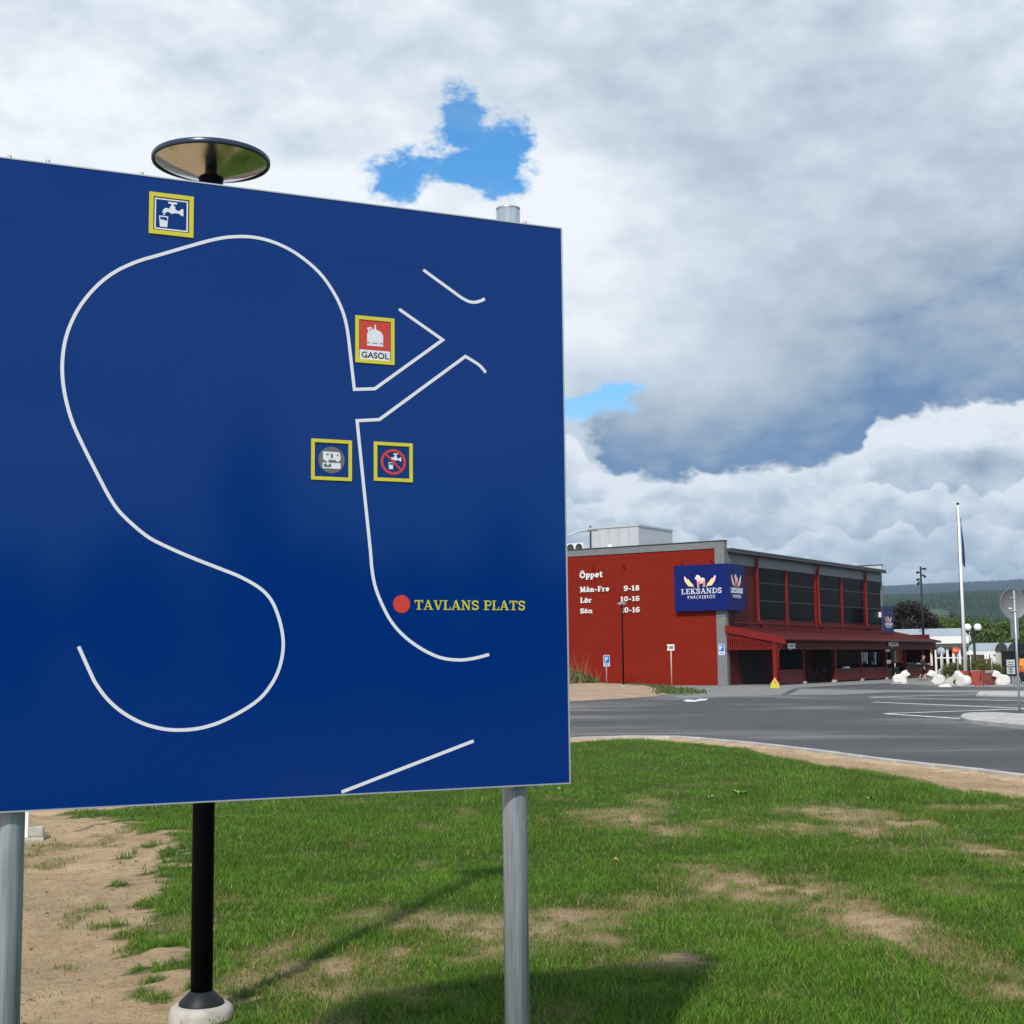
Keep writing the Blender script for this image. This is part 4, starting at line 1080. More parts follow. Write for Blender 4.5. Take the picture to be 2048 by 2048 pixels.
# ------------------------------------------------------------------ the blue corner sign with its emblem
HORSE = [(0, .70), (.05, .65), (.17, .64), (.22, .52), (.24, 0), (.40, 0), (.44, .30), (.76, .32), (.80, .02), (.99, .03), (.98, .55), (.93, .72), (.80, .77), (.58, .73), (.52, .88), (.38, .98), (.22, 1), (.13, .96), (.12, .85), (.02, .78)]
LEGF = [(.27, .05), (.37, .05), (.41, .36), (.62, .42), (.58, .50), (.27, .42)]
LEGR = [(.83, .07), (.95, .07), (.94, .52), (.80, .44)]
SADD = [(.26, .86), (.34, .70), (.50, .66), (.44, .84), (.34, .90)]
def emblem(parent, w, h, y):
    P = lambda u, v: (u * w, v * h)
    hx = lambda p: P(.385 + p[0] * .19, .51 + p[1] * .27)
    e = MB().prism([hx(p) for p in HORSE], y - .01, y).build('emblem_horse', M['horse_pink'], parent)
    MB().prism([hx(p) for p in LEGF], y - .016, y - .011).build('patch', M['horse_red'], e)
    MB().prism([hx(p) for p in LEGR], y - .016, y - .011).build('patch', M['horse_red'], e)
    MB().prism([hx(p) for p in SADD], y - .016, y - .011).build('patch', M['board_white'], e)
    for s_ in (-1, 1):
        q = [(.365, .515), (.32, .535), (.265, .54), (.235, .59), (.205, .64), (.185, .73), (.20, .765), (.235, .70), (.27, .69), (.30, .635), (.345, .58)]
        q = [P(.48 + s_ * (u - .48) * -1, v) if s_ > 0 else P(u, v) for u, v in q]
        ear = MB().prism(q, y - .01, y).build('emblem_wheat', M['wheat'], parent)
        q2 = [((a[0]), (a[1])) for a in q[3:8]]; MB().prism(q2, y - .016, y - .011).build('grain', M['horse_pink'], ear)
    lettering('LEKSANDS', .125 * w, .37 * h, .115 * h, y, .01, None, .80 * w - .045 * w, .03, .003, 1.0).build('lettering', M['board_white'], parent)
    sans('lettering', 'KNÄCKEBRÖD', .245 * w, .258 * h, .088 * h, .505 * w, y, M['board_white'], parent, .01, .012, 1.35)
cs = empty('corner_sign', (BC.x, BC.y, 0), UA, 'blue corner sign with a pale horse emblem wrapping the building corner', 'sign')
a, b = WL(1350, 1222, -.35), WL(1446, 1130, -.35)
ax, bx = a[0], -.42
zt = (WL(1350, 1131, -.35)[1] + WL(1446, 1128, -.35)[1]) / 2; zb = (WL(1352, 1223, -.35)[1] + WL(1446, 1220, -.35)[1]) / 2
MB().box(-.35, -.10, bx, ax, zb, zt).build('panel', M['lead_blue'], cs)
rx = WR(1489, 1175, -.42)[0]
MB().box(-.0995, rx, -.42, -.17, zb, zt).build('panel', M['lead_blue'], cs)
fa = empty('face', (-.351, ax, zb), -math.pi / 2); fa.parent = cs; emblem(fa, ax - bx, zt - zb, -.001)
fb = empty('face', (-.35, -.421, zb), 0); fb.parent = cs; emblem(fb, rx + .35, zt - zb, -.001)
# blade sign farther along the canopy
a, b = WR(1766, 1264, -1.2), WR(1784, 1214, -1.2)
bsn = empty('blade_sign', L2W(a[0], -1.2, a[1]), UA, 'narrow dark blue sign with small emblem standing on the canopy roof', 'sign')
MB().box(0, b[0] - a[0], -.08, .08, 0, b[1] - a[1]).build('panel', M['flag'], bsn); fc = empty('face', (0, -.081, -.05 * (b[1] - a[1]))); fc.parent = bsn; emblem(fc, b[0] - a[0], (b[1] - a[1]) * .85, -.001)
MB().bar((.2, 0, .2), (-1.2, .1, -.5), .07).build('strut', M['red'], bsn); MB().bar(((b[0] - a[0]) * .7, 0, 0), ((b[0] - a[0]) * .7, 0, -.9), .07).build('leg', M['red'], bsn)
a = WR(1764, 1229, -.3); e = empty('wall_box', L2W(a[0], -.3, a[1]), UA, 'small white box at the end corner of the upper wall', 'box')
MB().box(-.08, .08, -.1, .28, -.22, .2, .02).build('casing', M['white'], e); MB().box(-.1, .1, -.12, .28, .2, .24).build('lid', M['grey_trim'], e)
# ------------------------------------------------------------------ signs and lamps by the building
def face_cam(p): return math.atan2(-p[0], p[1]) * 1.0      # turn local -y towards the viewer
def letter_p(parent, x, z, h, y, m):
    MB().strip([(x, z), (x, z + h)], h * .2, y - .004, y).build('letter', m, parent)
    MB().strip([(x + .1 * h, z + h * .93)] + arc(x + h * .28, z + h * .72, h * .2, h * .21, 90, -90, 8) + [(x + .1 * h, z + h * .51)], h * .16, y - .004, y).build('letter', m, parent)

p = D(1214, 1371, 80.0); p.z = .17; s_ = p.y / FPX
e = empty('parking_sign', p, face_cam(p) + .5, 'blue and white parking sign on a slim post before the red wall', 'sign')
MB().tube([(0, .03, 0), (0, .03, 62 * s_)], .03, 10).build('post', M['galv'], e)
MB().box(-.20, .20, -.012, .0, 40 * s_, 62 * s_, .004).build('plate', M['white'], e)
MB().box(-.17, .17, -.018, -.0125, 47 * s_, 61 * s_).build('field', M['sign_blue'], e); letter_p(e, -.07, 49.5 * s_, 9 * s_, -.019, M['white'])
for z in (42.5, 45): MB().box(-.14, .14, -.018, -.0125, z * s_ - .02, z * s_ + .02).build('print', M['sign_blue'], e)

a0, a1 = WL(1444, 1288, -.06), WL(1444, 1310, -.06); wy = WL(1438, 1300, -.06)[0] - WL(1450, 1300, -.06)[0]
e = empty('parking_sign', L2W(-.06, .30, a1[1]), UA - math.pi / 2, 'blue and white parking sign fixed to the grey corner pilaster', 'sign')
hh = a0[1] - a1[1]
MB().box(-wy / 2, wy / 2, -.02, .0, 0, hh, .004).build('plate', M['white'], e)
MB().box(-wy * .42, wy * .42, -.026, -.0205, hh * .32, hh * .96).build('field', M['sign_blue'], e); letter_p(e, -.1, hh * .42, hh * .42, -.027, M['white'])
MB().box(-wy * .34, wy * .34, -.026, -.0205, hh * .10, hh * .2).build('print', M['sign_blue'], e)

p = G(1344, 1383); s_ = p.y / FPX
e = empty('direction_sign', p, face_cam(p) + .1, 'small white direction sign with a notched end on a tall pale post', 'sign')
MB().tube([(0, .03, .12), (0, .03, 92 * s_)], .035, 10).build('post', mat('post_pale', (.42, .33, .29), .5), e)
MB().lathe([(.10, 0), (.10, .08), (.04, .16)], 14).build('foot', M['concrete'], e)
w, h = 15 * s_, 12 * s_
MB().prism([(-w * .55, 81 * s_), (w * .45, 81 * s_), (w * .45, 81 * s_ + h), (-w * .55, 81 * s_ + h), (-w * .40, 81 * s_ + h / 2)], -.02, .0).build('plate', M['white'], e)
MB().box(-w * .28, w * .32, -.026, -.0205, 81 * s_ + h * .25, 81 * s_ + h * .75).build('print', M['grey_trim'], e)

p = D(1247, 1371, 72.0); s_ = p.y / FPX
dish_lamp((p.x, p.y, .14), D(1245, 1208, 72.0).z - .14, 11 * s_, .045, 'slim dark lamp with a flat dish standing before the red wall', True, .26)

p = G(1550, 1377); s_ = p.y / FPX
e = empty('warning_board', p, face_cam(p), 'small yellow and orange triangular warning board standing on the pavement', 'warning sign')
MB().prism([(-.24, .02), (.24, .02), (.24, .25), (0, .62), (-.24, .25)], -.02, .0).build('board', M['board_yellow'], e)
MB().prism([(-.21, .27), (.21, .27), (0, .585)], -.026, -.021).build('triangle', mat('warning_orange', (.75, .28, .16), .5), e)
MB().prism([(-.12, .30), (.12, .30), (0, .48)], -.031, -.027).build('field', M['board_yellow'], e)
MB().box(-.03, .0, -.036, -.032, .315, .41).build('pictogram', M['ink'], e); MB().box(.03, .05, -.036, -.032, .315, .36).build('pictogram', M['ink'], e)
MB().bar((0, .01, .5), (0, .3, 0), .03).build('stand', M['dark_metal'], e)

# street lamp arm above the roof, its pole standing beside the end wall
p = D(1118, 1200, 82.0); s_ = 82.0 / FPX; p.z = 0
e = empty('street_lamp', p, 0, 'street lamp with a long curved grey arm above the roof edge', 'street lamp')
zt = D(1160, 1064, 82).z
MB().tube([(0, 0, 0), (0, 0, zt - 1.3), (.1, 0, zt - .7), (.45, 0, zt - .25), (1.0, 0, zt - .02), (2.1, 0, zt + .10)], [.09, .07, .06, .045, .04, .035], 10).build('pole', M['galv'], e)
MB().box(1.75, 2.35, -.09, .09, zt + .05, zt + .14, .03).build('lamp_head', M['grey_trim'], e)

# flagpole
p = G(1932, 1371); s_ = p.y / FPX; zt = D(1915, 1005, p.y).z
e = empty('flagpole', p, 0, 'tall white flagpole with a ball top and limp dark pennant', 'flagpole')
MB().tube([(0, 0, 0), (0, 0, zt - .15)], [.115, .05], 16).build('pole', M['white'], e)
MB().ball((0, 0, zt - .08), .085, 12, 8).build('finial', M['dark_metal'], e)
MB().tube([(-.10, -.08, zt - .35), (-.14, -.1, zt * .55), (-.19, -.14, 1.2)], .012, 6).build('halyard', M['dark_metal'], e)
vs, fs = [], []; n = 22
for i in range(n + 1):
    t = i / n; z = zt - .9 - t * 2.6; w = .02 + .14 * math.sin(min(1, t * 1.05) * math.pi * .62) ** 1.4
    for k in range(6):
        u = k / 5; vs.append((.10 + u * w * .8, -.05 + .10 * math.sin(u * 9 + t * 2.5) * u, z - .25 * u * t))
for i in range(n):
    for k in range(5): fs.append((i * 6 + k, i * 6 + k + 1, (i + 1) * 6 + k + 1, (i + 1) * 6 + k))
o = MB().add(vs, fs, True).build('pennant_flag', M['flag'], e, False)
md = o.modifiers.new('thick', 'SOLIDIFY'); md.thickness = .01

# mast with floodlights
p = D(1848, 1300, 118.0); p.z = 0; zt = D(1841, 1133, 118).z; s_ = 118 / FPX
e = empty('floodlight_mast', p, 0, 'tall dark mast with staggered floodlights near its top', 'mast')
MB().tube([(0, 0, 0), (0, 0, zt)], [.13, .07], 12).build('mast', M['dark_metal'], e)
for dz, sx, tl in ((5, 1, .5), (12, -1, .6), (19, 1, -.9), (26, -1, .3), (33, -1, -.8)):
    z = zt - dz * s_
    h_ = MB().bar((0, 0, z), (sx * .20, -.05, z + .02), .04).build('bracket', M['dark_metal'], e)
    c = Vector((sx * .24, -.08, z)); dd = Vector((sx * .6, -.6, -.3 + .5 * tl)).normalized() * .17
    MB().tube([c - dd, c + dd * .6, c + dd], [.06, .10, .105], 12).build('floodlight', M['dark_metal'], h_)

# lamp with two white globes
p = D(1949, 1300, 108.0); p.z = 0; s_ = 108 / FPX; zt = D(1945, 1262, 108).z
e = empty('globe_lamp', p, 0, 'dark lamp post carrying two white globes', 'lamp post')
MB().tube([(0, 0, 0), (0, 0, 1.0), (0, 0, 1.05), (0, 0, zt)], [.14, .13, .10, .09], 12).build('pole', M['dark_metal'], e)
MB().tube([(-.50, 0, zt - .15), (-.2, 0, zt - .3), (0, 0, zt - .35), (.2, 0, zt - .3), (.38, 0, zt - .15)], .04, 8).build('arm', M['dark_metal'], e)
for x in (-.46, .32):
    g_ = MB().ball((x, 0, zt + .27), .29, 20, 14).build('globe', M['lamp_white'], e); MB().lathe([(.10, -.14), (.15, 0), (.13, .03)], 14, (x, 0, zt + .0)).build('socket', M['dark_metal'], g_)

# round sign seen from behind on the kerbed island
isl = [(1921, 1440), (1924, 1436.5), (1938, 1434), (1985, 1433), (2048, 1436), (2110, 1440), (2110, 1466), (2048, 1459), (1985, 1452.5), (1940, 1447.5), (1925, 1444)]
def island(name, pts, hgt, label):
    q = [G(*a) for a in pts]; mb = MB(); n = len(q); c = sum(q, Vector()) / n
    inn = [a + (c - a).normalized() * .12 for a in q]; top = [a + (c - a).normalized() * .30 for a in q]
    vs = [(a.x, a.y, 0) for a in q] + [(a.x, a.y, hgt - .03) for a in q] + [(a.x, a.y, hgt) for a in inn] + [(a.x, a.y, hgt - .001) for a in top]
    fs = [tuple(3 * n + i for i in range(n))]
    for r in range(3): fs += [(r * n + i, r * n + (i + 1) % n, (r + 1) * n + (i + 1) % n, (r + 1) * n + i) for i in range(n)]
    o = mb.add(vs, fs).build(name, M['kerb']); return tag(o, label, 'traffic island', kind='structure')
island('traffic_island', isl, .13, 'pale kerbed traffic island at the right edge of the road')
island('far_kerb', [(1952, 1392.5), (1958, 1386.5), (2150, 1387.5), (2150, 1396)], .10, 'low pale kerb beyond the parking bays')
p = G(2040, 1435); s_ = p.y / FPX; zt = D(2027, 1181, p.y).z
e = empty('road_sign', p, .30, 'grey back of a round road sign on a tall post, right edge', 'road sign')
MB().tube([(0, 0, .1), (0, 0, zt)], .032, 14).build('post', M['galv'], e)
zc = D(2025, 1208, p.y).z; rr = 30.5 * s_
o = MB().lathe([(0, -.008), (rr, -.008), (rr + .012, -.012), (rr + .014, .006), (rr, .012), (rr - .006, .0), (0, .0)], 40).build('disc', mat('sign_back', (.155, .165, .178), .55), e)
o.matrix_local = Matrix.Translation((0, .055, zc)) @ Matrix.Rotation(math.pi / 2, 4, 'X')
for z in (zc + .17, zc - .20):
    MB().box(-.11, .11, .034, .046, z - .02, z + .02).build('clamp', M['galv'], e); MB().tube([(0, 0, z - .018), (0, 0, z + .018)], .037, 14).build('clamp', M['galv'], e)
MB().box(-.16, -.06, .040, .046, zc - .14, zc - .10).build('sticker', M['white'], e)
zq = D(2030, 1258, p.y).z; MB().box(-.13, .13, .034, .046, zq - .26, zq + .30).build('plate', M['grey_trim'], e)

# red and yellow no-entry disc and its twin seen from behind
p = D(1913, 1340, 96.0); p.z = 0; zc = D(1913, 1301.5, 96).z
e = empty('no_entry_sign', p, -.1, 'red no-entry sign with a yellow bar on a pale post', 'road sign')
MB().tube([(.10, .04, 0), (.10, .04, zc + .2)], .035, 10).build('post', M['galv'], e)
o = MB().lathe([(0, 0), (.24, 0), (.24, -.02), (0, -.02)], 30).build('disc', mat('no_entry_red', (.65, .05, .015), .5), e); o.matrix_local = Matrix.Translation((0, 0, zc)) @ Matrix.Rotation(-math.pi / 2, 4, 'X')
MB().box(-.17, .17, -.03, -.021, zc - .04, zc + .04).build('bar', mat('no_entry_bar', (.80, .35, .05), .5), e)
p = D(1885, 1340, 100.0); p.z = 0; zc = D(1882, 1303, 100).z
e = empty('road_sign', p, -.5, 'pale grey-blue back of a round sign before the white building', 'road sign')
MB().tube([(0, -.05, 0), (0, -.05, zc + .3)], .04, 10).build('post', M['galv'], e)
o = MB().lathe([(0, 0), (.30, 0), (.30, -.02), (0, -.02)], 30).build('disc', mat('disc_grey_blue', (.30, .36, .42), .5), e); o.matrix_local = Matrix.Translation((-.05, 0, zc)) @ Matrix.Rotation(-math.pi / 2, 4, 'X')
MB().tube([(0, -.05, zc - .02), (0, -.05, zc + .02)], .05, 10).build('clamp', M['galv'], e)
# thin posts near the bush
for px, d_, zt_, lab in ((1942, 95, 1300, 'thin pale post beside the globe lamp'), (1984, 97, 1308, 'thin pale post right of the hedge')):
    p = D(px, 1340, d_); p.z = 0; z = D(px, zt_, d_).z
    e = empty('marker_post', p, 0, lab, 'post', 'thin marker posts by the hedge'); MB().tube([(0, 0, 0), (0, 0, z)], .03, 8).build('post', M['galv'], e)
    MB().box(-.10, .10, -.04, -.031, z - .28, z - .02).build('plate', M['white'], e)

# ------------------------------------------------------------------ white concrete lions
LION = [(-.55, 0), (-.555, .22), (-.54, .38), (-.46, .51), (-.33, .575), (-.18, .59), (-.06, .60), (-.01, .66), (.04, .74), (.14, .80), (.24, .82), (.305, .855), (.345, .845), (.38, .76), (.43, .70), (.50, .64), (.545, .58), (.53, .52), (.46, .485), (.36, .475), (.27, .44), (.25, .36), (.29, .28), (.33, .16), (.34, 0)]
def lion(p, rz, sc, label, m=None):
    e = empty('concrete_lion', p, rz, label, 'concrete lion', 'white concrete lions'); m = m or M['stone_white']
    bm = bmesh.new(); n = len(LION); W = .26
    # rounded body: three shrinking copies of the outline to either side
    rings = []
    cx = sum(a[0] for a in LION) / n; cz_ = .38
    for (y, k) in ((-W, .80), (-W * .85, .91), (-W * .6, .97), (-W * .2, 1.0), (W * .2, 1.0), (W * .6, .97), (W * .85, .91), (W, .80)):
        rings.append([bm.verts.new((cx + (a[0] - cx) * k, y, max(0.0, cz_ + (a[1] - cz_) * k) if a[1] > .01 else 0)) for a in LION])
    for r in range(len(rings) - 1):
        for i in range(n): bm.faces.new((rings[r][i], rings[r][(i + 1) % n], rings[r + 1][(i + 1) % n], rings[r + 1][i]))
    bm.faces.new(rings[0][::-1]); bm.faces.new(rings[-1])
    bmesh.ops.recalc_face_normals(bm, faces=bm.faces); bmesh.ops.triangulate(bm, faces=[f for f in bm.faces if len(f.verts) > 4])
    me = bpy.data.meshes.new('body'); bm.to_mesh(me); bm.free(); b = link('body', me, m, e)
    MB().box(-.60, .36, -W, W, -.02, .03).build('plinth', m, e)
    for q in me.polygons: q.use_smooth = True
    b.modifiers.new('round', 'SUBSURF').render_levels = 2
    for s__ in (-1, 1): MB().ball((.30, s__ * .13, .80), .05, 10, 8).build('ear', m, b)
    MB().box(-.30, .0, -W - .004, -W + .02, .035, .10).build('leg_gap_shade', M['grey_trim'], b)  # grey slab coloured as the shade in the gap between the legs
    e.scale = (sc, sc, sc); return e
p = G(1803, 1367.5); lion(p, -.15, 1.0, 'white concrete lion facing right, left end of the row')
p = G(1872, 1368.5); lion(p, math.pi + .15, 1.0, 'white concrete lion facing left, beside the walking person')
p = G(1925, 1371.5); lion(p, math.pi / 2 + .5, 1.0, 'white concrete lion seen end-on, half behind the flagpole')
p = G(2001, 1370); lion(p, math.pi - .1, 1.0, 'white concrete lion right of the two red boxes')
# pale boulders and low wall on the paved corner
def rock(p, sx, sy, sz, m, name, label, cat, seed, group=None):
    bm = bmesh.new(); bmesh.ops.create_icosphere(bm, subdivisions=3, radius=1); r = np.random.RandomState(seed)
    off = r.rand(3) * 50
    for v in bm.verts:
        k = .8 + .45 * float(nfbm(np.array([v.co.x * 1.3 + off[0] + v.co.z]), np.array([v.co.y * 1.3 + off[1] + v.co.z * .6]), 3)[0])
        v.co = Vector((v.co.x * sx * k, v.co.y * sy * k, max(-.1, v.co.z * sz * k)))
    me = bpy.data.meshes.new(name); bm.to_mesh(me); bm.free()
    for q in me.polygons: q.use_smooth = True
    o = link(name, me, m); o.location = p; return tag(o, label, cat, group)
rock(G(1905, 1371), .55, .4, .45, M['concrete'], 'boulder', 'low pale boulder right of the second white lion', 'boulder', 5)
rock(G(1893, 1352), .9, .6, .7, M['concrete'], 'boulder', 'large pale boulder behind the second white lion', 'boulder', 8)
rock(G(1890, 1374), .35, .3, .16, M['stone_white'], 'boulder', 'small white stone lying on the kerb before the second lion', 'boulder', 12)

# red boxes with patterned cloth
RB = mat('red_box', (.27, .045, .028), .7, .22, 5)
PC = mat('pattern_cloth', (.55, .42, .44), .9, .5, 8, col2=(.20, .06, .08))
for i, (p0, p1, lab) in enumerate(((1936, 1961, 'red wooden box with patterned cloth on top, right beside the flagpole'), (1965, 1990, 'red wooden box with a pale arched gap and patterned cloth'))):
    a, b = G(p0, 1371.5), G(p1, 1370); w = (b - a).length; s_ = a.y / FPX; h = 30 * s_
    e = empty('red_box', a, math.atan2(b.y - a.y, b.x - a.x), lab, 'box', 'red boxes by the flagpole')
    if i == 0:
        for k in range(3): MB().box(w * k / 3 + .006, w * (k + 1) / 3 - .006, 0, .06, 0, h).build('board', RB, e)
    else:
        MB().prism([(0, 0), (w * .22, 0), (w * .27, h * .28), (w * .33, h * .30), (w * .38, h * .22), (w * .42, 0), (w, 0), (w, h * .86), (0, h * .97)], 0, .06).build('board', RB, e)
        MB().box(w * .06, w * .4, .07, .12, 0, h * .33).build('panel', M['cream'], e)
    MB().box(0, w, .12, .6, 0, h * .96).build('body', RB, e)
    vs, fs = [], []; n = 10
    for k in range(n + 1):
        x = w * (.25 + .7 * k / n); dr = .12 + .14 * abs(math.sin(k * 1.3)); 
        vs += [(x, .55, h * .98), (x, -.02, h * 1.0), (x, -.03, h - dr)]
    for k in range(n): fs += [(k * 3, k * 3 + 1, k * 3 + 4, k * 3 + 3), (k * 3 + 1, k * 3 + 2, k * 3 + 5, k * 3 + 4)]
    o = MB().add(vs, fs, True).build('cloth', PC, e, False); o.modifiers.new('thick', 'SOLIDIFY').thickness = .02

# things at the right edge
p = D(2022, 1345, 100.0); p.z = 0; s_ = 100 / FPX
e = empty('menu_board', p, .1, 'grey upright notice board with printed lines near the right edge', 'notice board'); h = (1346 - 1308) * s_
MB().box(-.30, .30, -.03, .03, .35, h).build('board', mat('board_pale_grey', (.40, .44, .45), .6), e)
for k in range(5): MB().box(-.22, .2, -.037, -.031, h - .2 - k * .17, h - .15 - k * .17).build('print', M['grey_dark'], e)
for x in (-.26, .26): MB().bar((x, 0, 0), (x, 0, .36), .04).build('leg', M['dark_metal'], e)
p = D(1974, 1330, 104.0); z = D(1974, 1318, 104).z
e = empty('info_sign', (p.x, p.y, 0), 0, 'small white square information sign above the hedge', 'sign')
MB().box(-.17, .17, -.02, .0, z, z + .40).build('plate', M['white'], e); MB().tube([(0, .03, 0), (0, .03, z + .3)], .03, 8).build('post', M['galv'], e)
MB().box(-.02, .03, -.027, -.021, z + .16, z + .28).build('print', M['grey_trim'], e)
p = D(2049, 1350, 90.0); p.z = 0
e = empty('market_cart', p, 0, 'dark market cart draped with an orange cloth, cut by the right edge', 'cart')
z0, z1 = D(2045, 1347, 90).z, D(2045, 1318, 90).z
cl = []; n = 12
for k in range(n + 1):
    u = k / n; cl += [(-.50 + u * 1.4, -.30 - .05 * math.sin(u * 14), z0 + .1 * math.sin(u * 9)), (-.34 + u * 1.2, -.25, z1), (-.30 + u * 1.15, .4, z1 + .03)]
fs = []
for k in range(n): fs += [(k * 3, k * 3 + 1, k * 3 + 4, k * 3 + 3), (k * 3 + 1, k * 3 + 2, k * 3 + 5, k * 3 + 4)]
o = MB().add(cl, fs, True).build('cloth', M['orange'], e, False); o.modifiers.new('thick', 'SOLIDIFY').thickness = .02
MB().box(-.25, 1.0, -.2, .5, .35, z1 - .05).build('body', M['black_cloth'], e); zr = D(2045, 1286, 90).z
MB().box(-.36, 1.1, -.35, .6, zr - .8, zr, .05).build('awning', M['dark_metal'], e)
for x in (-.2, .9): MB().bar((x, -.18, .35), (x, -.18, zr - .7), .05).build('post', M['dark_metal'], e)
for x in (-.1, .8):
    o = MB().lathe([(0, -.04), (.10, -.05), (.24, -.05), (.28, -.03), (.28, .03), (.24, .05), (0, .04)], 20).build('wheel', M['dark_metal'], e); o.matrix_local = Matrix.Translation((x, -.24, .28)) @ Matrix.Rotation(math.pi / 2, 4, 'X')
p = D(2026, 1362, 84.0); p.z = 0
e = empty('railing', p, 0, 'short dark railing on the paved corner near the right edge', 'railing')
for x in (-.1, .5): MB().tube([(x, 0, 0), (x, 0, 1.0)], .025, 8).build('post', M['dark_metal'], e)
MB().tube([(-.35, 0, 1.0), (.6, 0, 1.0)], .025, 8).build('rail', M['dark_metal'], e); MB().tube([(-.35, 0, .5), (.6, 0, .5)], .02, 8).build('rail', M['dark_metal'], e); MB().box(-.3, .6, -.15, .15, 0, .03).build('base', M['dark_metal'], e)

# slim white post with concrete blocks, left of the lawn
p = G(66, 1702); e = empty('marker_post', (p.x, p.y, .03), .25, 'slim white post set in pale concrete blocks on the sand, lower left', 'post')
MB().box(-.085, -.045, -.02, .02, .05, 1.25, .004).build('post', M['white'], e)
MB().box(-.12, .10, -.11, .11, -.05, .10, .012).build('block', M['concrete'], e); MB().box(-.04, .09, -.05, .09, .10, .19, .012).build('block', M['concrete'], e)

# ------------------------------------------------------------------ the walking person
def person():
    p = G(1846, 1361); e = empty('person', p, -.9, 'person in black jacket and dark shorts walking past the shop', 'person')
    J = {'pel': (0, 0, .90), 'waist': (.02, 0, 1.05), 'chest': (.05, 0, 1.27), 'neck': (.09, 0, 1.45), 'head': (.115, 0, 1.52), 'crown': (.135, 0, 1.68)}
    R_ = {'pel': .125, 'waist': .115, 'chest': .135, 'neck': .055, 'head': .075, 'crown': .07}
    E_ = [('pel', 'waist'), ('waist', 'chest'), ('chest', 'neck'), ('neck', 'head'), ('head', 'crown')]
    for s__, t in ((1, 'l'), (-1, 'r')):
        fw = .18 * s__
        J.update({'hip' + t: (0, .09 * s__, .86), 'kn' + t: (fw * .55 + .04, .09 * s__, .47), 'an' + t: (fw - .05, .09 * s__, .09), 'toe' + t: (fw + .11, .10 * s__, .035),
                  'sh' + t: (.05, .17 * s__, 1.39), 'el' + t: (.02 - fw * .6, .235 * s__, 1.13), 'wr' + t: (.14 - fw * .7, .23 * s__, .92)})
        R_.update({'hip' + t: .095, 'kn' + t: .062, 'an' + t: .042, 'toe' + t: .035, 'sh' + t: .065, 'el' + t: .048, 'wr' + t: .032})
        E_ += [('pel', 'hip' + t), ('hip' + t, 'kn' + t), ('kn' + t, 'an' + t), ('an' + t, 'toe' + t), ('chest', 'sh' + t), ('sh' + t, 'el' + t), ('el' + t, 'wr' + t)]
        w = Vector(J['wr' + t]); J['pm' + t] = tuple(w + Vector((.035, 0, -.08))); R_['pm' + t] = .032; E_.append(('wr' + t, 'pm' + t))
        for k, (dy, ln_) in enumerate(((-.028, .065), (-.010, .078), (.010, .075), (.028, .06))):
            f1, f2 = 'f%d%s' % (k, t), 'g%d%s' % (k, t); b = Vector(J['pm' + t])
            J[f1] = tuple(b + Vector((.02, dy, -.045))); J[f2] = tuple(b + Vector((.012, dy, -.045 - ln_ * .6))); R_[f1] = .0095; R_[f2] = .008; E_ += [('pm' + t, f1), (f1, f2)]
        J['th' + t] = tuple(w + Vector((.065, -.02 * s__, -.055))); J['tj' + t] = tuple(w + Vector((.075, -.02 * s__, -.095))); R_['th' + t] = .011; R_['tj' + t] = .009; E_ += [('wr' + t, 'th' + t), ('th' + t, 'tj' + t)]
    names = list(J); me = bpy.data.meshes.new('body'); me.from_pydata([J[n] for n in names], [(names.index(a), names.index(b)) for a, b in E_], [])
    o = link('body', me, M['skin'], e); sk_ = o.modifiers.new('skin', 'SKIN'); o.modifiers.new('sub', 'SUBSURF').levels = 1; o.modifiers['sub'].render_levels = 2
    for i, n in enumerate(names): me.skin_vertices[0].data[i].radius = (R_[n], R_[n]); me.skin_vertices[0].data[i].use_root = (n == 'pel')
    for q in me.polygons: q.use_smooth = True
    tb = MB()
    tb.lathe([(.165, .80), (.17, .95), (.155, 1.10), (.175, 1.28), (.165, 1.38), (.09, 1.45), (.06, 1.47)], 18, (.045, 0, 0))
    for t, s__ in (('l', 1), ('r', -1)): tb.tube([Vector(J['sh' + t]) + Vector((0, -.03 * s__, .02)), J['el' + t], Vector(J['wr' + t]) + Vector((-.01, 0, .02))], [.085, .066, .048], 12)
    tb.build('jacket', M['black_cloth'], e)
    st = MB(); st.lathe([(.16, .76), (.165, .92), (.15, 1.0)], 16)
    for t in 'lr': st.tube([J['hip' + t], Vector(J['hip' + t]).lerp(Vector(J['kn' + t]), .98)], [.115, .085], 12)
    st.build('shorts', M['black_cloth'], e)
    hd = MB(); hd.ball((.12, 0, 1.61), .105, 16, 12, (1.05, .9, 1.1)); hd.build('head', M['skin'], e)
    hr = MB(); hr.ball((.095, 0, 1.635), .118, 16, 12, (1.0, .95, 1.05)); hr.ball((.02, 0, 1.56), .08, 12, 8, (.8, 1, 1.3)); hr.build('hair', M['hair'], e)
    fc = MB(); fc.tube([(.22, 0, 1.625), (.245, 0, 1.595), (.222, 0, 1.585)], [.010, .016, .010], 8); fc.build('nose', M['skin'], e)
    MB().box(.213, .224, -.025, .025, 1.552, 1.562).build('mouth', M['horse_red'], e)
    for s__ in (-1, 1): MB().ball((.208, .038 * s__, 1.62), .012, 8, 6).build('eye', M['ink'], e); MB().ball((.115, .1 * s__, 1.61), .026, 8, 6, (1, .5, 1.3)).build('ear', M['skin'], e)
    for t in 'lr':
        a = Vector(J['an' + t]); MB().box(a.x - .06, a.x + .20, a.y - .045, a.y + .045, 0, .075, .02).build('shoe', M['black_cloth'], e)
person()
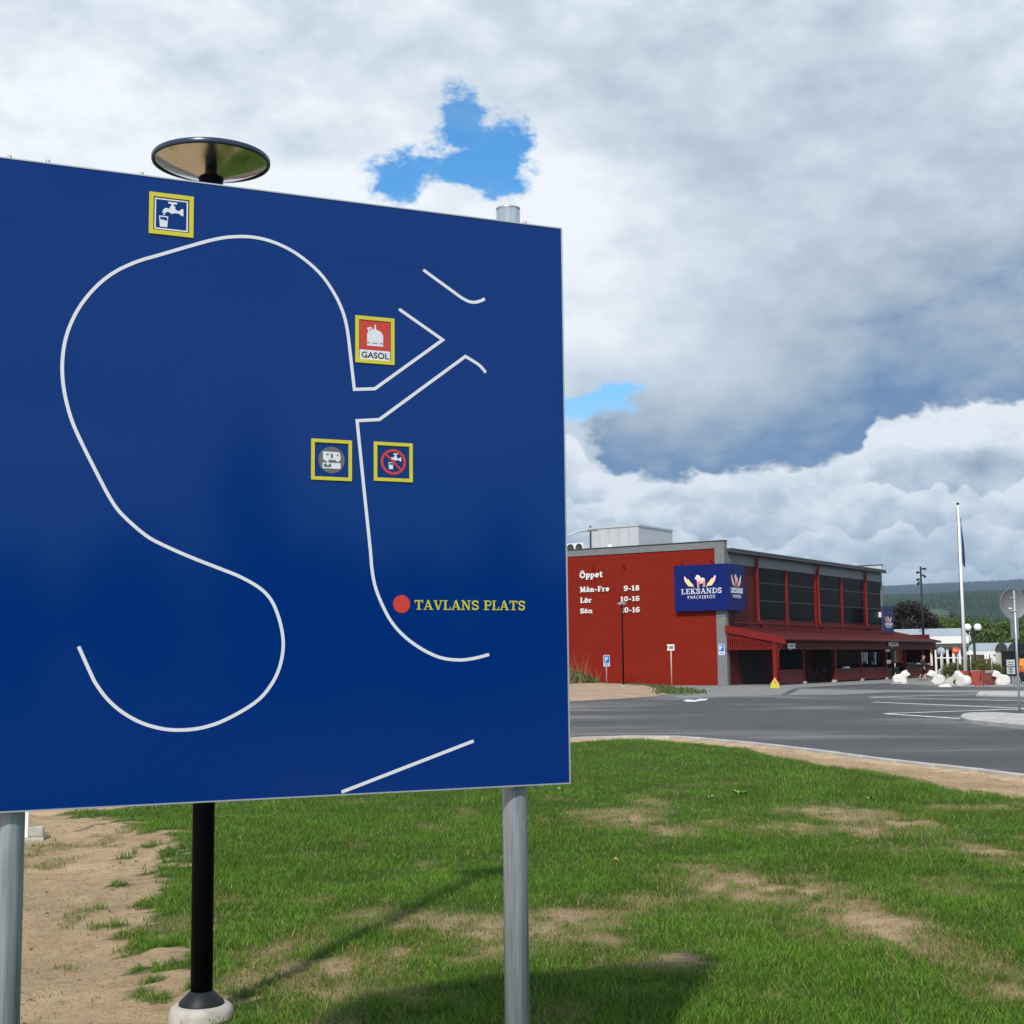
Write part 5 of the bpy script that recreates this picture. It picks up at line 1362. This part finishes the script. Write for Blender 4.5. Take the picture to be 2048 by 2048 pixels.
# ------------------------------------------------------------------ trees, shrubs, weeds
def leaf_cloud(name, blobs, n, size, c1, c2, seed, mat_=None, up=.25):
    """leaf-sized faces spread through overlapping clumps; blobs = (x, y, z, rx, ry, rz)"""
    rs = np.random.RandomState(seed); B = np.array(blobs, float); vol = B[:, 3] * B[:, 4] * B[:, 5]; pick = rs.choice(len(B), n, p=vol ** .75 / (vol ** .75).sum())
    d = rs.normal(size=(n, 3)); d /= np.linalg.norm(d, axis=1, keepdims=True); r = rs.rand(n, 1) ** .33 * (.72 + .34 * rs.rand(n, 1))
    c = B[pick, :3] + d * r * B[pick, 3:]
    nrm = d + rs.normal(size=(n, 3)) * .7 + np.array([0, 0, up]); nrm /= np.linalg.norm(nrm, axis=1, keepdims=True)
    t = np.cross(nrm, rs.normal(size=(n, 3))); t /= np.linalg.norm(t, axis=1, keepdims=True); b = np.cross(nrm, t)
    s = size * (.6 + .8 * rs.rand(n, 1))
    v = np.stack([c - t * s * .5, c + b * s * .32, c + t * s * .5, c - b * s * .32], 1)
    clump = rs.rand(len(B))[pick][:, None]; k = np.clip(.6 * rs.rand(n, 1) + .5 * clump, 0, 1)
    col = np.array(c1) * (1 - k) + np.array(c2) * k
    return np_mesh(name, v.reshape(-1, 3), np.arange(n * 4), 4, mat_ or M['leaf'], np.repeat(col, 4, 0))
def tree(base, hgt, wid, label, seed, c1, c2, n=5200, leaf=.30, kind='round', group=None, cat='tree', trunk_h=.3):
    rs = random.Random(seed); e = empty('tree', base, 0, label, cat, group)
    tk = MB(); th = hgt * (.62 if kind != 'cone' else .95)
    tk.tube([(0, 0, -.2), (hgt * .01, 0, hgt * .15), (-hgt * .01, 0, hgt * .35), (0, 0, th)], [hgt * .030, hgt * .023, hgt * .017, hgt * .004], 10)
    blobs = []
    if kind == 'cone':
        for i in range(26):
            t = i / 25; z = hgt * (.12 + .86 * t); r = wid * (1 - t) ** .85 + .15
            for k in range(4 if t < .8 else 1):
                a = rs.uniform(0, 6.28); q = r * rs.uniform(.3, .62); blobs.append((q * math.cos(a), q * math.sin(a), z, r * .42, r * .42, hgt * .045))
                tk.tube([(0, 0, z), (q * 1.4 * math.cos(a), q * 1.4 * math.sin(a), z - hgt * .02)], [.05, .01], 5, False)
    else:
        nb = 17
        blobs += [(0, 0, hgt * .55, wid * .5, wid * .5, hgt * .26), (0, 0, hgt * .35, wid * .55, wid * .55, hgt * .2)]
        for i in range(nb):
            a = i * 2.4 + rs.uniform(-.4, .4); t = rs.uniform(0, 1); z = hgt * (trunk_h + (1 - trunk_h) * (.12 + .74 * t)); q = wid * math.sqrt(max(.05, 1 - (2 * t - .85) ** 2 * .8)) * rs.uniform(.35, .78)
            r = wid * rs.uniform(.26, .42); blobs.append((q * math.cos(a), q * math.sin(a), z, r, r, r * rs.uniform(.6, .85)))
            tk.tube([(0, 0, z * .55), (q * .45 * math.cos(a), q * .45 * math.sin(a), z * .82), (q * math.cos(a), q * math.sin(a), z)], [hgt * .011, hgt * .007, hgt * .003], 6, False)
    tk.build('trunk', M['bark'], e)
    link('crown', leaf_cloud('crown', blobs, n, leaf, c1, c2, seed), None, e)
    return e
GR1, GR2 = (.030, .060, .014), (.115, .165, .035)
GB1, GB2 = (.012, .008, .008), (.040, .022, .020)
b = D(1815, 1300, 150.0); b.z = 0; tree(b, 8.0, 4.1, 'dark copper-leaved tree behind the red canopy', 21, GB1, GB2, 11000, .30, trunk_h=.12)
b = D(1782, 1300, 156.0); b.z = 0; tree(b, 7.2, 3.6, 'dark copper-leaved tree half hidden by the red building', 22, GB1, GB2, 5000, .30, trunk_h=.15)
gtr = 'green trees behind the white building'
for i, (px, top, d_, w_, lab) in enumerate(((1868, 1232, 190, 4.0, 'light green tree between the mast and the flagpole'), (1905, 1221, 205, 5.0, 'broad light green tree left of the flagpole'), (1938, 1226, 215, 4.6, 'green tree right behind the flagpole'),
                                            (1968, 1238, 195, 4.4, 'green tree between the globe lamp and the round sign'), (1996, 1232, 210, 4.6, 'green tree left of the round sign'), (2022, 1236, 185, 4.6, 'dark green tree behind the round sign'), (2052, 1228, 200, 5.0, 'green tree cut by the right edge'), (1985, 1262, 150, 3.6, 'lower bushy green tree above the vaulted roofs'), (2036, 1268, 140, 3.4, 'low dark green tree behind the sign post'), (1945, 1268, 165, 3.6, 'low green tree behind the globe lamp'))):
    b = D(px, 1300, d_); b.z = 0; z = D(px, top, d_).z
    tree(b, z, w_, lab, 40 + i, GR1, GR2, 5200, .36, group=gtr, trunk_h=.1)
# shrubs on the paved corner
def shrub(p, rx, ry, rz, label, seed, c1, c2, n=2600, leaf=.10, group='clipped shrubs on the paved corner', name='shrub'):
    rs = random.Random(seed); e = empty(name, p, 0, label, 'shrub', group); bl = [(0, 0, rz * .52, rx * .82, ry * .82, rz * .48)]
    for i in range(12):
        a = rs.uniform(0, 6.28); bl.append((rx * .6 * math.cos(a), ry * .6 * math.sin(a), rz * rs.uniform(.3, .75), rx * .35, ry * .35, rz * .25))
    link('crown', leaf_cloud('crown', bl, n, leaf, c1, c2, seed), None, e)
    mb = MB()
    for k in range(5): a = k * 1.26; mb.tube([(0, 0, -.05), (rx * .3 * math.cos(a), ry * .3 * math.sin(a), rz * .4), (rx * .6 * math.cos(a), ry * .6 * math.sin(a), rz * .7)], [.03, .02, .008], 5, False)
    mb.build('stem', M['bark'], e); return e
SH1, SH2 = (.045, .060, .012), (.16, .18, .035)
for px, d_, w, top, lab, n in ((1903, 104, 1.0, 1322, 'round clipped shrub left of the no-entry post', 3000), (1927, 100, .75, 1325, 'small shrub just left of the flagpole foot', 2000), (1941, 106, .7, 1324, 'small shrub just right of the flagpole', 1800), (1958, 106, 1.1, 1310, 'tall light green shrub behind the red boxes', 3200), (1974, 104, 1.0, 1317, 'light green shrub behind the second red box', 2800), (1989, 108, .8, 1322, 'dark low shrub by the vaulted building', 1800)):
    b = D(px, 1340, d_); b.z = 0; shrub(b, w, w, D(px, top, d_).z, lab, px, SH1, SH2, n)
# weeds at the foot of the end wall, on the sandy mound
mnd = [G(*q) for q in ((1060, 1408), (1134, 1403.5), (1190, 1400), (1250, 1397), (1300, 1393), (1345, 1388), (1352, 1385.5), (1330, 1380), (1290, 1376), (1255, 1373), (1200, 1371), (1134, 1371), (1040, 1372))]
c = sum(mnd, Vector()) / len(mnd); mb = MB(); n = len(mnd); rings = []
for k, hz in ((1, .005), (.86, .14), (.6, .26), (.3, .33)):
    rings.append([(c.x + (q.x - c.x) * k + (RND.uniform(-.15, .15) if k < 1 else 0), c.y + (q.y - c.y) * k, hz + (RND.uniform(-.03, .03) if k < 1 else 0)) for q in mnd])
fs = [(r * n + i, r * n + (i + 1) % n, (r + 1) * n + (i + 1) % n, (r + 1) * n + i) for r in range(3) for i in range(n)] + [tuple(3 * n + i for i in range(n))]
tag(mb.add(sum(rings, []), fs, True).build('sand_mound', mat('mound_sand', (.38, .27, .18), .95, .25, .8, bump=.05, bscale=3, col2=(.25, .165, .11))), 'bare sandy mound at the foot of the red end wall', 'sand', kind='structure')
gm = bpy.data.objects['sand_mound']
def tuft_strip(name, pts, n, h, c1, c2, label, seed, wid=.05, z0=0.0):
    rs = np.random.RandomState(seed); P = np.array([[q.x, q.y] for q in pts]); i = rs.randint(0, len(P) - 1, n); t = rs.rand(n, 1)
    q = P[i] * (1 - t) + P[i + 1] * t + rs.normal(size=(n, 2)) * np.array([.5, 1.0])
    hh = h * (.4 + rs.rand(n)) * (.5 + nfbm(q[:, 0], q[:, 1], 2)); a = rs.uniform(0, 6.28, n); lx, ly = np.cos(a) * hh * .4, np.sin(a) * hh * .4; w = wid
    v = np.zeros((n, 3, 3)); v[:, 0] = np.c_[q[:, 0] - w, q[:, 1], np.full(n, z0)]; v[:, 1] = np.c_[q[:, 0] + w, q[:, 1], np.full(n, z0)]; v[:, 2] = np.c_[q[:, 0] + lx, q[:, 1] + ly, z0 + hh]
    k = rs.rand(n, 1); col = np.array(c1) * k + np.array(c2) * (1 - k)
    tag(link(name, np_mesh(name, v.reshape(-1, 3), np.arange(n * 3), 3, M['grass'], np.repeat(col, 3, 0))), label, 'weeds', kind='stuff')
wb_ = []
for k_, (px, top) in enumerate(((1090, 1338), (1110, 1336), (1130, 1338), (1146, 1336), (1160, 1341), (1174, 1348), (1186, 1356), (1196, 1362))):
    q = D(px, 1370, 86.0); zt_ = D(px, top, 86.0).z; wb_.append((q.x, 86.0 + .3 * math.sin(k_ * 2.1), zt_ * .45, .55, .8, zt_ * .55))
    wb_.append((q.x + .25, 86.3, zt_ * .3, .4, .6, zt_ * .45))
tag(link('weed_clump', leaf_cloud('weed_clump', wb_, 5200, .17, (.05, .085, .018), (.17, .21, .06), 4)), 'tall green weeds in front of the red end wall', 'weeds', kind='stuff')
tuft_strip('seed_stalks', [D(x, 1370, 86.) for x in (1095, 1120, 1140, 1160, 1175)], 130, 1.5, (.20, .17, .08), (.26, .17, .10), 'thin pale seed stalks rising out of the tall weeds', 8, .018, .1)
tuft_strip('grass_fringe', [G(*q) for q in ((1255, 1374), (1290, 1378), (1325, 1383), (1345, 1386.5), (1365, 1391))], 1800, .14, (.05, .09, .02), (.09, .13, .03), 'thin strip of grass along the sandy mound', 6, .05, .1)

# ------------------------------------------------------------------ white building with a metal roof, vaulted building
def BX(px, py, d_): return D(px, py, d_)
d_ = 118.0
a, b = D(1780, 1300, d_ + 2), D(1931, 1300, d_)
rz = math.atan2(b.y - a.y, b.x - a.x)
wb = empty('white_building', (a.x, a.y, 0), rz, 'low white building with a grey metal roof and tall dark windows', 'building'); w = (Vector((b.x, b.y, 0)) - Vector((a.x, a.y, 0))).length
zf1, zf0 = D(1900, 1282, d_).z, D(1900, 1294, d_).z; zr0, zr1 = D(1900, 1281, d_).z, D(1860, 1257, d_ + 4).z
MB().box(0, w, .5, 4, 0, zf0).build('wall', M['cream'], wb)
MB().box(0, w + .2, 0, 4, zf0, zf1).build('fascia', M['cream'], wb)
MB().add([(-.2, -.4, zr0 + .02), (w + .5, -.4, zr0 + .02), (w + .3, 4.2, zr1), (-.2, 4.2, zr1), (-.2, -.4, zr0 - .1), (w + .5, -.4, zr0 - .1), (w + .3, 4.2, zr0 - .1), (-.2, 4.2, zr0 - .1)], [(0, 1, 2, 3), (4, 7, 6, 5), (0, 4, 5, 1), (3, 2, 6, 7), (1, 5, 6, 2), (0, 3, 7, 4)]).build('roof', M['roof_metal'], wb)
MB().box(w * .55, w + .3, -.5, -.41, zr0 - .25, zr0 + .35).build('roof_edge', M['white'], wb)
nw = 5; x0 = w * .60
for k in range(nw):
    xa = x0 + (w - x0) * k / nw; xb = x0 + (w - x0) * (k + 1) / nw
    wn = MB().box(xa + .12, xb - .12, .42, .499, .25, zf0 - .3).build('window', M['glass'], wb)
    MB().box(xa + .12, xb - .12, .38, .419, zf0 - .95, zf0 - .85).build('glazing_bar', M['white'], wn)
    MB().box(xa - .09, xa + .09, .1, .37, 0, zf0).build('column', M['white'], wb)
MB().box(w - .09, w + .09, .1, .37, 0, zf0).build('column', M['white'], wb)
d_ = 113.0
a, b = D(1936, 1300, d_), D(1990, 1300, d_ - 1.5); rz = math.atan2(b.y - a.y, b.x - a.x)
vb = empty('vaulted_building', (a.x, a.y, 0), rz, 'low building with two grey barrel-vaulted roofs behind the hedge', 'building'); w = (b - a).length
ze, zt = D(1960, 1303, d_).z, D(1960, 1286, d_).z; rv = zt - ze
for k in range(2):
    y0 = k * 2.5 * 1.0
    pr = arc(1.25, ze, 1.25, rv, 0, 180, 14); vs = [(0, y0 + p_[0], p_[1]) for p_ in pr] + [(w, y0 + p_[0], p_[1]) for p_ in pr]; n = len(pr)
    vr = MB().add(vs, [(i, i + 1, n + i + 1, n + i) for i in range(n - 1)] + [tuple(range(n))], False).build('vault_roof', M['roof_metal'], vb)
    pr2 = arc(1.25, ze, 1.13, rv * .93, 0, 180, 14)
    MB().add([(w + .01, y0 + p_[0], p_[1]) for p_ in pr2], [tuple(range(n))]).build('gable_panel', mat('gable_brown', (.06, .05, .045), .7), vr)
MB().box(-.1, w + .05, -.12, 0, ze - .25, ze).build('gutter', M['white'], vb)
MB().box(0, w - .05, .3, 5, 0, ze - .02).build('wall', M['cream'], vb)
MB().box(w * .35, w * .8, .25, .299, .6, ze - .45).build('panel', mat('brick_red', (.30, .06, .03), .8, .2, 8), vb)
MB().box(w - .25, w - .02, .02, .22, 0, ze - .26).build('column', M['white'], vb)
MB().box(w - .02, w + 2.2, 1.2, 4, 0, ze).build('shed', M['dark_metal'], vb)

# ------------------------------------------------------------------ wooded hills and air
def hill(name, d0, d1, prof, label, m, amp, seed, res=140):
    """ridge running across the view; prof = (bearing px, top py)"""
    px = np.linspace(-4200, 6200, res); xs = [q[0] for q in prof]; ys = [q[1] for q in prof]
    top = np.interp(px, xs, ys) ; V = []
    rows = [(d0, 0.0), (d0 + (d1 - d0) * .25, .32), (d0 + (d1 - d0) * .5, .62), (d0 + (d1 - d0) * .75, .86), (d1, 1.0), (d1 * 1.25, .8), (d1 * 1.6, 0)]
    for (d_, k) in rows:
        for i, p_ in enumerate(px):
            ht = CAM_H + (1321 - .0114 * (min(max(p_, 0), 2048) - 1024) - top[i]) / FPX * d1
            x = (p_ - 1024) / FPX * d_
            V.append((x, d_, max(-2, ht * k * (1 + .12 * (float(nfbm(np.array([x / 900. + seed]), np.array([d_ / 900.]), 3)[0]) - .5) * (1 if 0 < k < 1 else .2)))))
    F_ = [(r * res + i, r * res + i + 1, (r + 1) * res + i + 1, (r + 1) * res + i) for r in range(len(rows) - 1) for i in range(res - 1)]
    return tag(MB().add(V, F_, True).build(name, m, None), label, 'hill', kind='structure'), np.array(V).reshape(len(rows), res, 3)
HM = mat('hill_ground', (.028, .052, .022), .95, .35, .01)
h1, V1 = hill('near_hill', 1300, 2800, [(-4200, 1205), (0, 1215), (1500, 1208), (1765, 1203), (1850, 1201), (1950, 1196), (2048, 1193), (3000, 1200), (6200, 1215)], 'low green hill with woods and a pale clearing', HM, .1, 3)
h2, V2 = hill('far_ridge', 4200, 7500, [(-4200, 1190), (0, 1195), (1400, 1190), (1700, 1180), (1765, 1178), (1815, 1182), (1850, 1177), (1880, 1172), (1930, 1171), (1990, 1170), (2048, 1163), (2400, 1150), (6200, 1180)], 'long wooded far ridge against the clouds', HM, .1, 7)
def forest(name, V, n, h0, h1_, c1, c2, label, seed, pxr=(1450, 2500), gap=None):
    rs = np.random.RandomState(seed); rows, res, _ = V.shape; P = []
    cols_px = np.linspace(-4200, 6200, res); i0, i1 = np.searchsorted(cols_px, pxr[0]), np.searchsorted(cols_px, pxr[1])
    r = rs.rand(n) * 4.15; c = rs.uniform(i0, i1 - 1, n); ri, ci = r.astype(int), c.astype(int); fr, fc = (r - ri)[:, None], (c - ci)[:, None]
    p = (V[ri, ci] * (1 - fc) + V[ri, ci + 1] * fc) * (1 - fr) + (V[ri + 1, ci] * (1 - fc) + V[ri + 1, ci + 1] * fc) * fr
    if gap is not None:
        k = nfbm(p[:, 0] / gap + 3, p[:, 1] / gap / 2.2, 3) > .24; p = p[k]; n = len(p)
    h = h0 + (h1_ - h0) * rs.rand(n); w = h * rs.uniform(.20, .42, n); seg = 5; V_ = np.zeros((n, 2 * seg + 1, 3)); ph = rs.rand(n) * 6.28
    for s_ in range(seg):
        a = ph + s_ * 2 * np.pi / seg; j = rs.uniform(.75, 1.25, n)
        V_[:, s_] = np.c_[p[:, 0] + np.cos(a) * w * j, p[:, 1] + np.sin(a) * w * j, p[:, 2] + h * .12]
        V_[:, seg + s_] = np.c_[p[:, 0] + np.cos(a + .4) * w * .62 * j, p[:, 1] + np.sin(a + .4) * w * .62 * j, p[:, 2] + h * .62]
    V_[:, 2 * seg] = np.c_[p[:, 0], p[:, 1], p[:, 2] + h]
    f = []
    for s_ in range(seg):
        t = (s_ + 1) % seg; f += [[s_, t, seg + t], [s_, seg + t, seg + s_], [seg + s_, seg + t, 2 * seg]]
    f = np.array(f).ravel(); b = (np.arange(n) * (2 * seg + 1))[:, None]
    k = (.5 * rs.rand(n) + .5 * nfbm(p[:, 0] / 160., p[:, 1] / 160., 2))[:, None]; col = np.array(c1) * (1 - k) + np.array(c2) * k
    tag(link(name, np_mesh(name, V_.reshape(-1, 3), (b + f).ravel(), 3, M['leaf'], np.repeat(col, 2 * seg + 1, 0))), label, 'forest', kind='stuff')
forest('near_forest', V1, 22000, 7, 13, (.010, .028, .016), (.040, .075, .026), 'mixed green wood covering the low hill', 5, gap=260.)
forest('far_forest', V2, 26000, 12, 24, (.007, .017, .012), (.017, .032, .020), 'dark conifer forest covering the far ridge', 6)

# trees behind the viewer, seen only as dark shapes mirrored in the board
for i, (x, y, h, w, kd, lab) in enumerate((
        (26.5, -31.7, 11.6, 2.7, 'cone', 'tall dark spruce behind the viewer, mirrored in the middle of the blue board'),
        (33.5, -26.2, 8.4, 2.3, 'cone', 'smaller dark spruce behind the viewer, mirrored at the right of the blue board'),
        (10, -41, 6.2, 3.2, 'round', 'broad tree behind the viewer, mirrored past the left edge of the board'),
        (15, -39, 6.6, 3.2, 'round', 'broad tree behind the viewer, mirrored low at the left of the board'),
        (19.5, -36.5, 6.3, 3.2, 'round', 'broad tree behind the viewer, mirrored low inside the white loop'),
        (23.5, -34.5, 6.8, 3.2, 'round', 'broad tree behind the viewer, mirrored left of the tall spruce'),
        (29, -31, 6.6, 3.2, 'round', 'broad tree behind the viewer, mirrored right of the tall spruce'),
        (31.5, -28.6, 6.2, 3.0, 'round', 'broad tree behind the viewer, mirrored left of the smaller spruce'),
        (36.5, -23.5, 6.6, 3.2, 'round', 'broad tree behind the viewer, mirrored past the right edge of the board'))):
    tree(Vector((x, y, 0)), h, w, lab, 80 + i, (.015, .03, .010), (.04, .06, .018), 3600, .5, kd, 'trees behind the viewer', trunk_h=.02)

# ------------------------------------------------------------------ small things on the lawn
def leaf_thing(px, py, label, col, sc, seed):
    p = G(px, py, .09); p.z = float(lawn_z(np.array([p.x]), np.array([p.y]))[0]) + .03
    mb = MB(); r = random.Random(seed)
    for s_ in (-1, 1):
        mb.add([(0, 0, 0), (.03 * s_, .02, .02), (.07 * s_, .0, .035), (.04 * s_, -.025, .012)], [(0, 1, 2, 3)], True)
    o = mb.build('fallen_leaf', mat('dry_leaf%d' % seed, col, .7), None, False); o.location = p; o.rotation_euler = (.3, .2, r.uniform(0, 6)); o.scale = (sc,) * 3
    o.modifiers.new('thick', 'SOLIDIFY').thickness = .002; tag(o, label, 'leaf')
leaf_thing(1231, 1736, 'dry yellow curled leaf lying on the grass below the board', (.55, .42, .16), 1.0, 3)
def weed(px, py, label, sc, seed):
    p = G(px, py, .09); p.z = float(lawn_z(np.array([p.x]), np.array([p.y]))[0]); r = random.Random(seed); e = empty('broadleaf_weed', p, 0, label, 'weed', 'broad-leaved weeds in the lawn')
    wm = bpy.data.materials.get('weed_leaf') or mat('weed_leaf', (.13, .26, .05), .5, .2, 20)
    for k in range(7):
        a = k * 2.4; l = .062 * sc * r.uniform(.7, 1.2); cs_, sn = math.cos(a), math.sin(a); t = (-sn, cs_); w = l * .28
        q = lambda u, v, z: (cs_ * u + t[0] * v, sn * u + t[1] * v, z)
        o = MB().add([q(.01, 0, .01), q(l * .4, w * .8, l * .45), q(l * .8, w * .6, l * .6), q(l * 1.15, 0, l * .55), q(l * .8, -w * .6, l * .6), q(l * .4, -w * .8, l * .45), q(l * .6, 0, l * .42)], [(0, 6, 1), (1, 6, 2), (2, 6, 3), (3, 6, 4), (4, 6, 5), (5, 6, 0)], True).build('leaf', wm, e, False)
for px, py, sc, lab in ((1480, 1592, 1.5, 'broad-leaved weed in the far lawn, largest of three'), (1420, 1600, 1.1, 'broad-leaved weed just left of the largest weed'), (1740, 1604, 1.1, 'broad-leaved weed alone in the right part of the lawn'), (1120, 1585, 1.2, 'broad-leaved weed beside the lower corner of the board')):
    weed(px, py, lab, sc, int(px))
def pebbles():
    rs = np.random.RandomState(9); P = []; n = 900
    x = rs.uniform(-6, 9, 9000); y = rs.uniform(5.5, 26, 9000); c = cover(x, y); k = (c < .35) & inside(LAWN, x, y); x, y = x[k][:n], y[k][:n]; n = len(x)
    t = np.array([[1, 0, 0], [-1, 0, 0], [0, 1, 0], [0, -1, 0], [0, 0, 1], [0, 0, -1]], float); f = np.array([[0, 2, 4], [2, 1, 4], [1, 3, 4], [3, 0, 4], [2, 0, 5], [1, 2, 5], [3, 1, 5], [0, 3, 5]]).ravel()
    s = (.005 + .012 * rs.rand(n) ** 3)[:, None, None] * rs.uniform(.6, 1.3, (n, 6, 1)); V = t[None] * s * np.array([1.3, 1, .7]); V[:, :, 0] += x[:, None]; V[:, :, 1] += y[:, None]; V[:, :, 2] += (lawn_z(x, y) - .004)[:, None]
    b = (np.arange(n) * 6)[:, None]; col = np.array([.36, .28, .20]) * rs.uniform(.5, 1.2, (n, 1))
    tag(link('pebbles', np_mesh('pebbles', V.reshape(-1, 3), (b + f).ravel(), 3, M['soil'], np.repeat(col, 6, 0))), 'small stones and clods scattered on the bare sand', 'pebbles', kind='stuff')
pebbles()

# ------------------------------------------------------------------ air
hz = MB().box(-15500, 15500, -5800, 15000, -1.2, 760).build('haze', None); tag(hz, 'thin bluish summer haze filling the air', 'haze', kind='stuff')
hm = bpy.data.materials.new('haze'); hm.use_nodes = True; t = hm.node_tree; t.nodes.clear()
pv = t.nodes.new('ShaderNodeVolumePrincipled'); pv.inputs['Color'].default_value = (.55, .76, 1.0, 1); pv.inputs['Density'].default_value = .00008; pv.inputs['Anisotropy'].default_value = .2
ot = t.nodes.new('ShaderNodeOutputMaterial'); t.links.new(pv.outputs[0], ot.inputs['Volume']); hz.data.materials.clear(); hz.data.materials.append(hm)
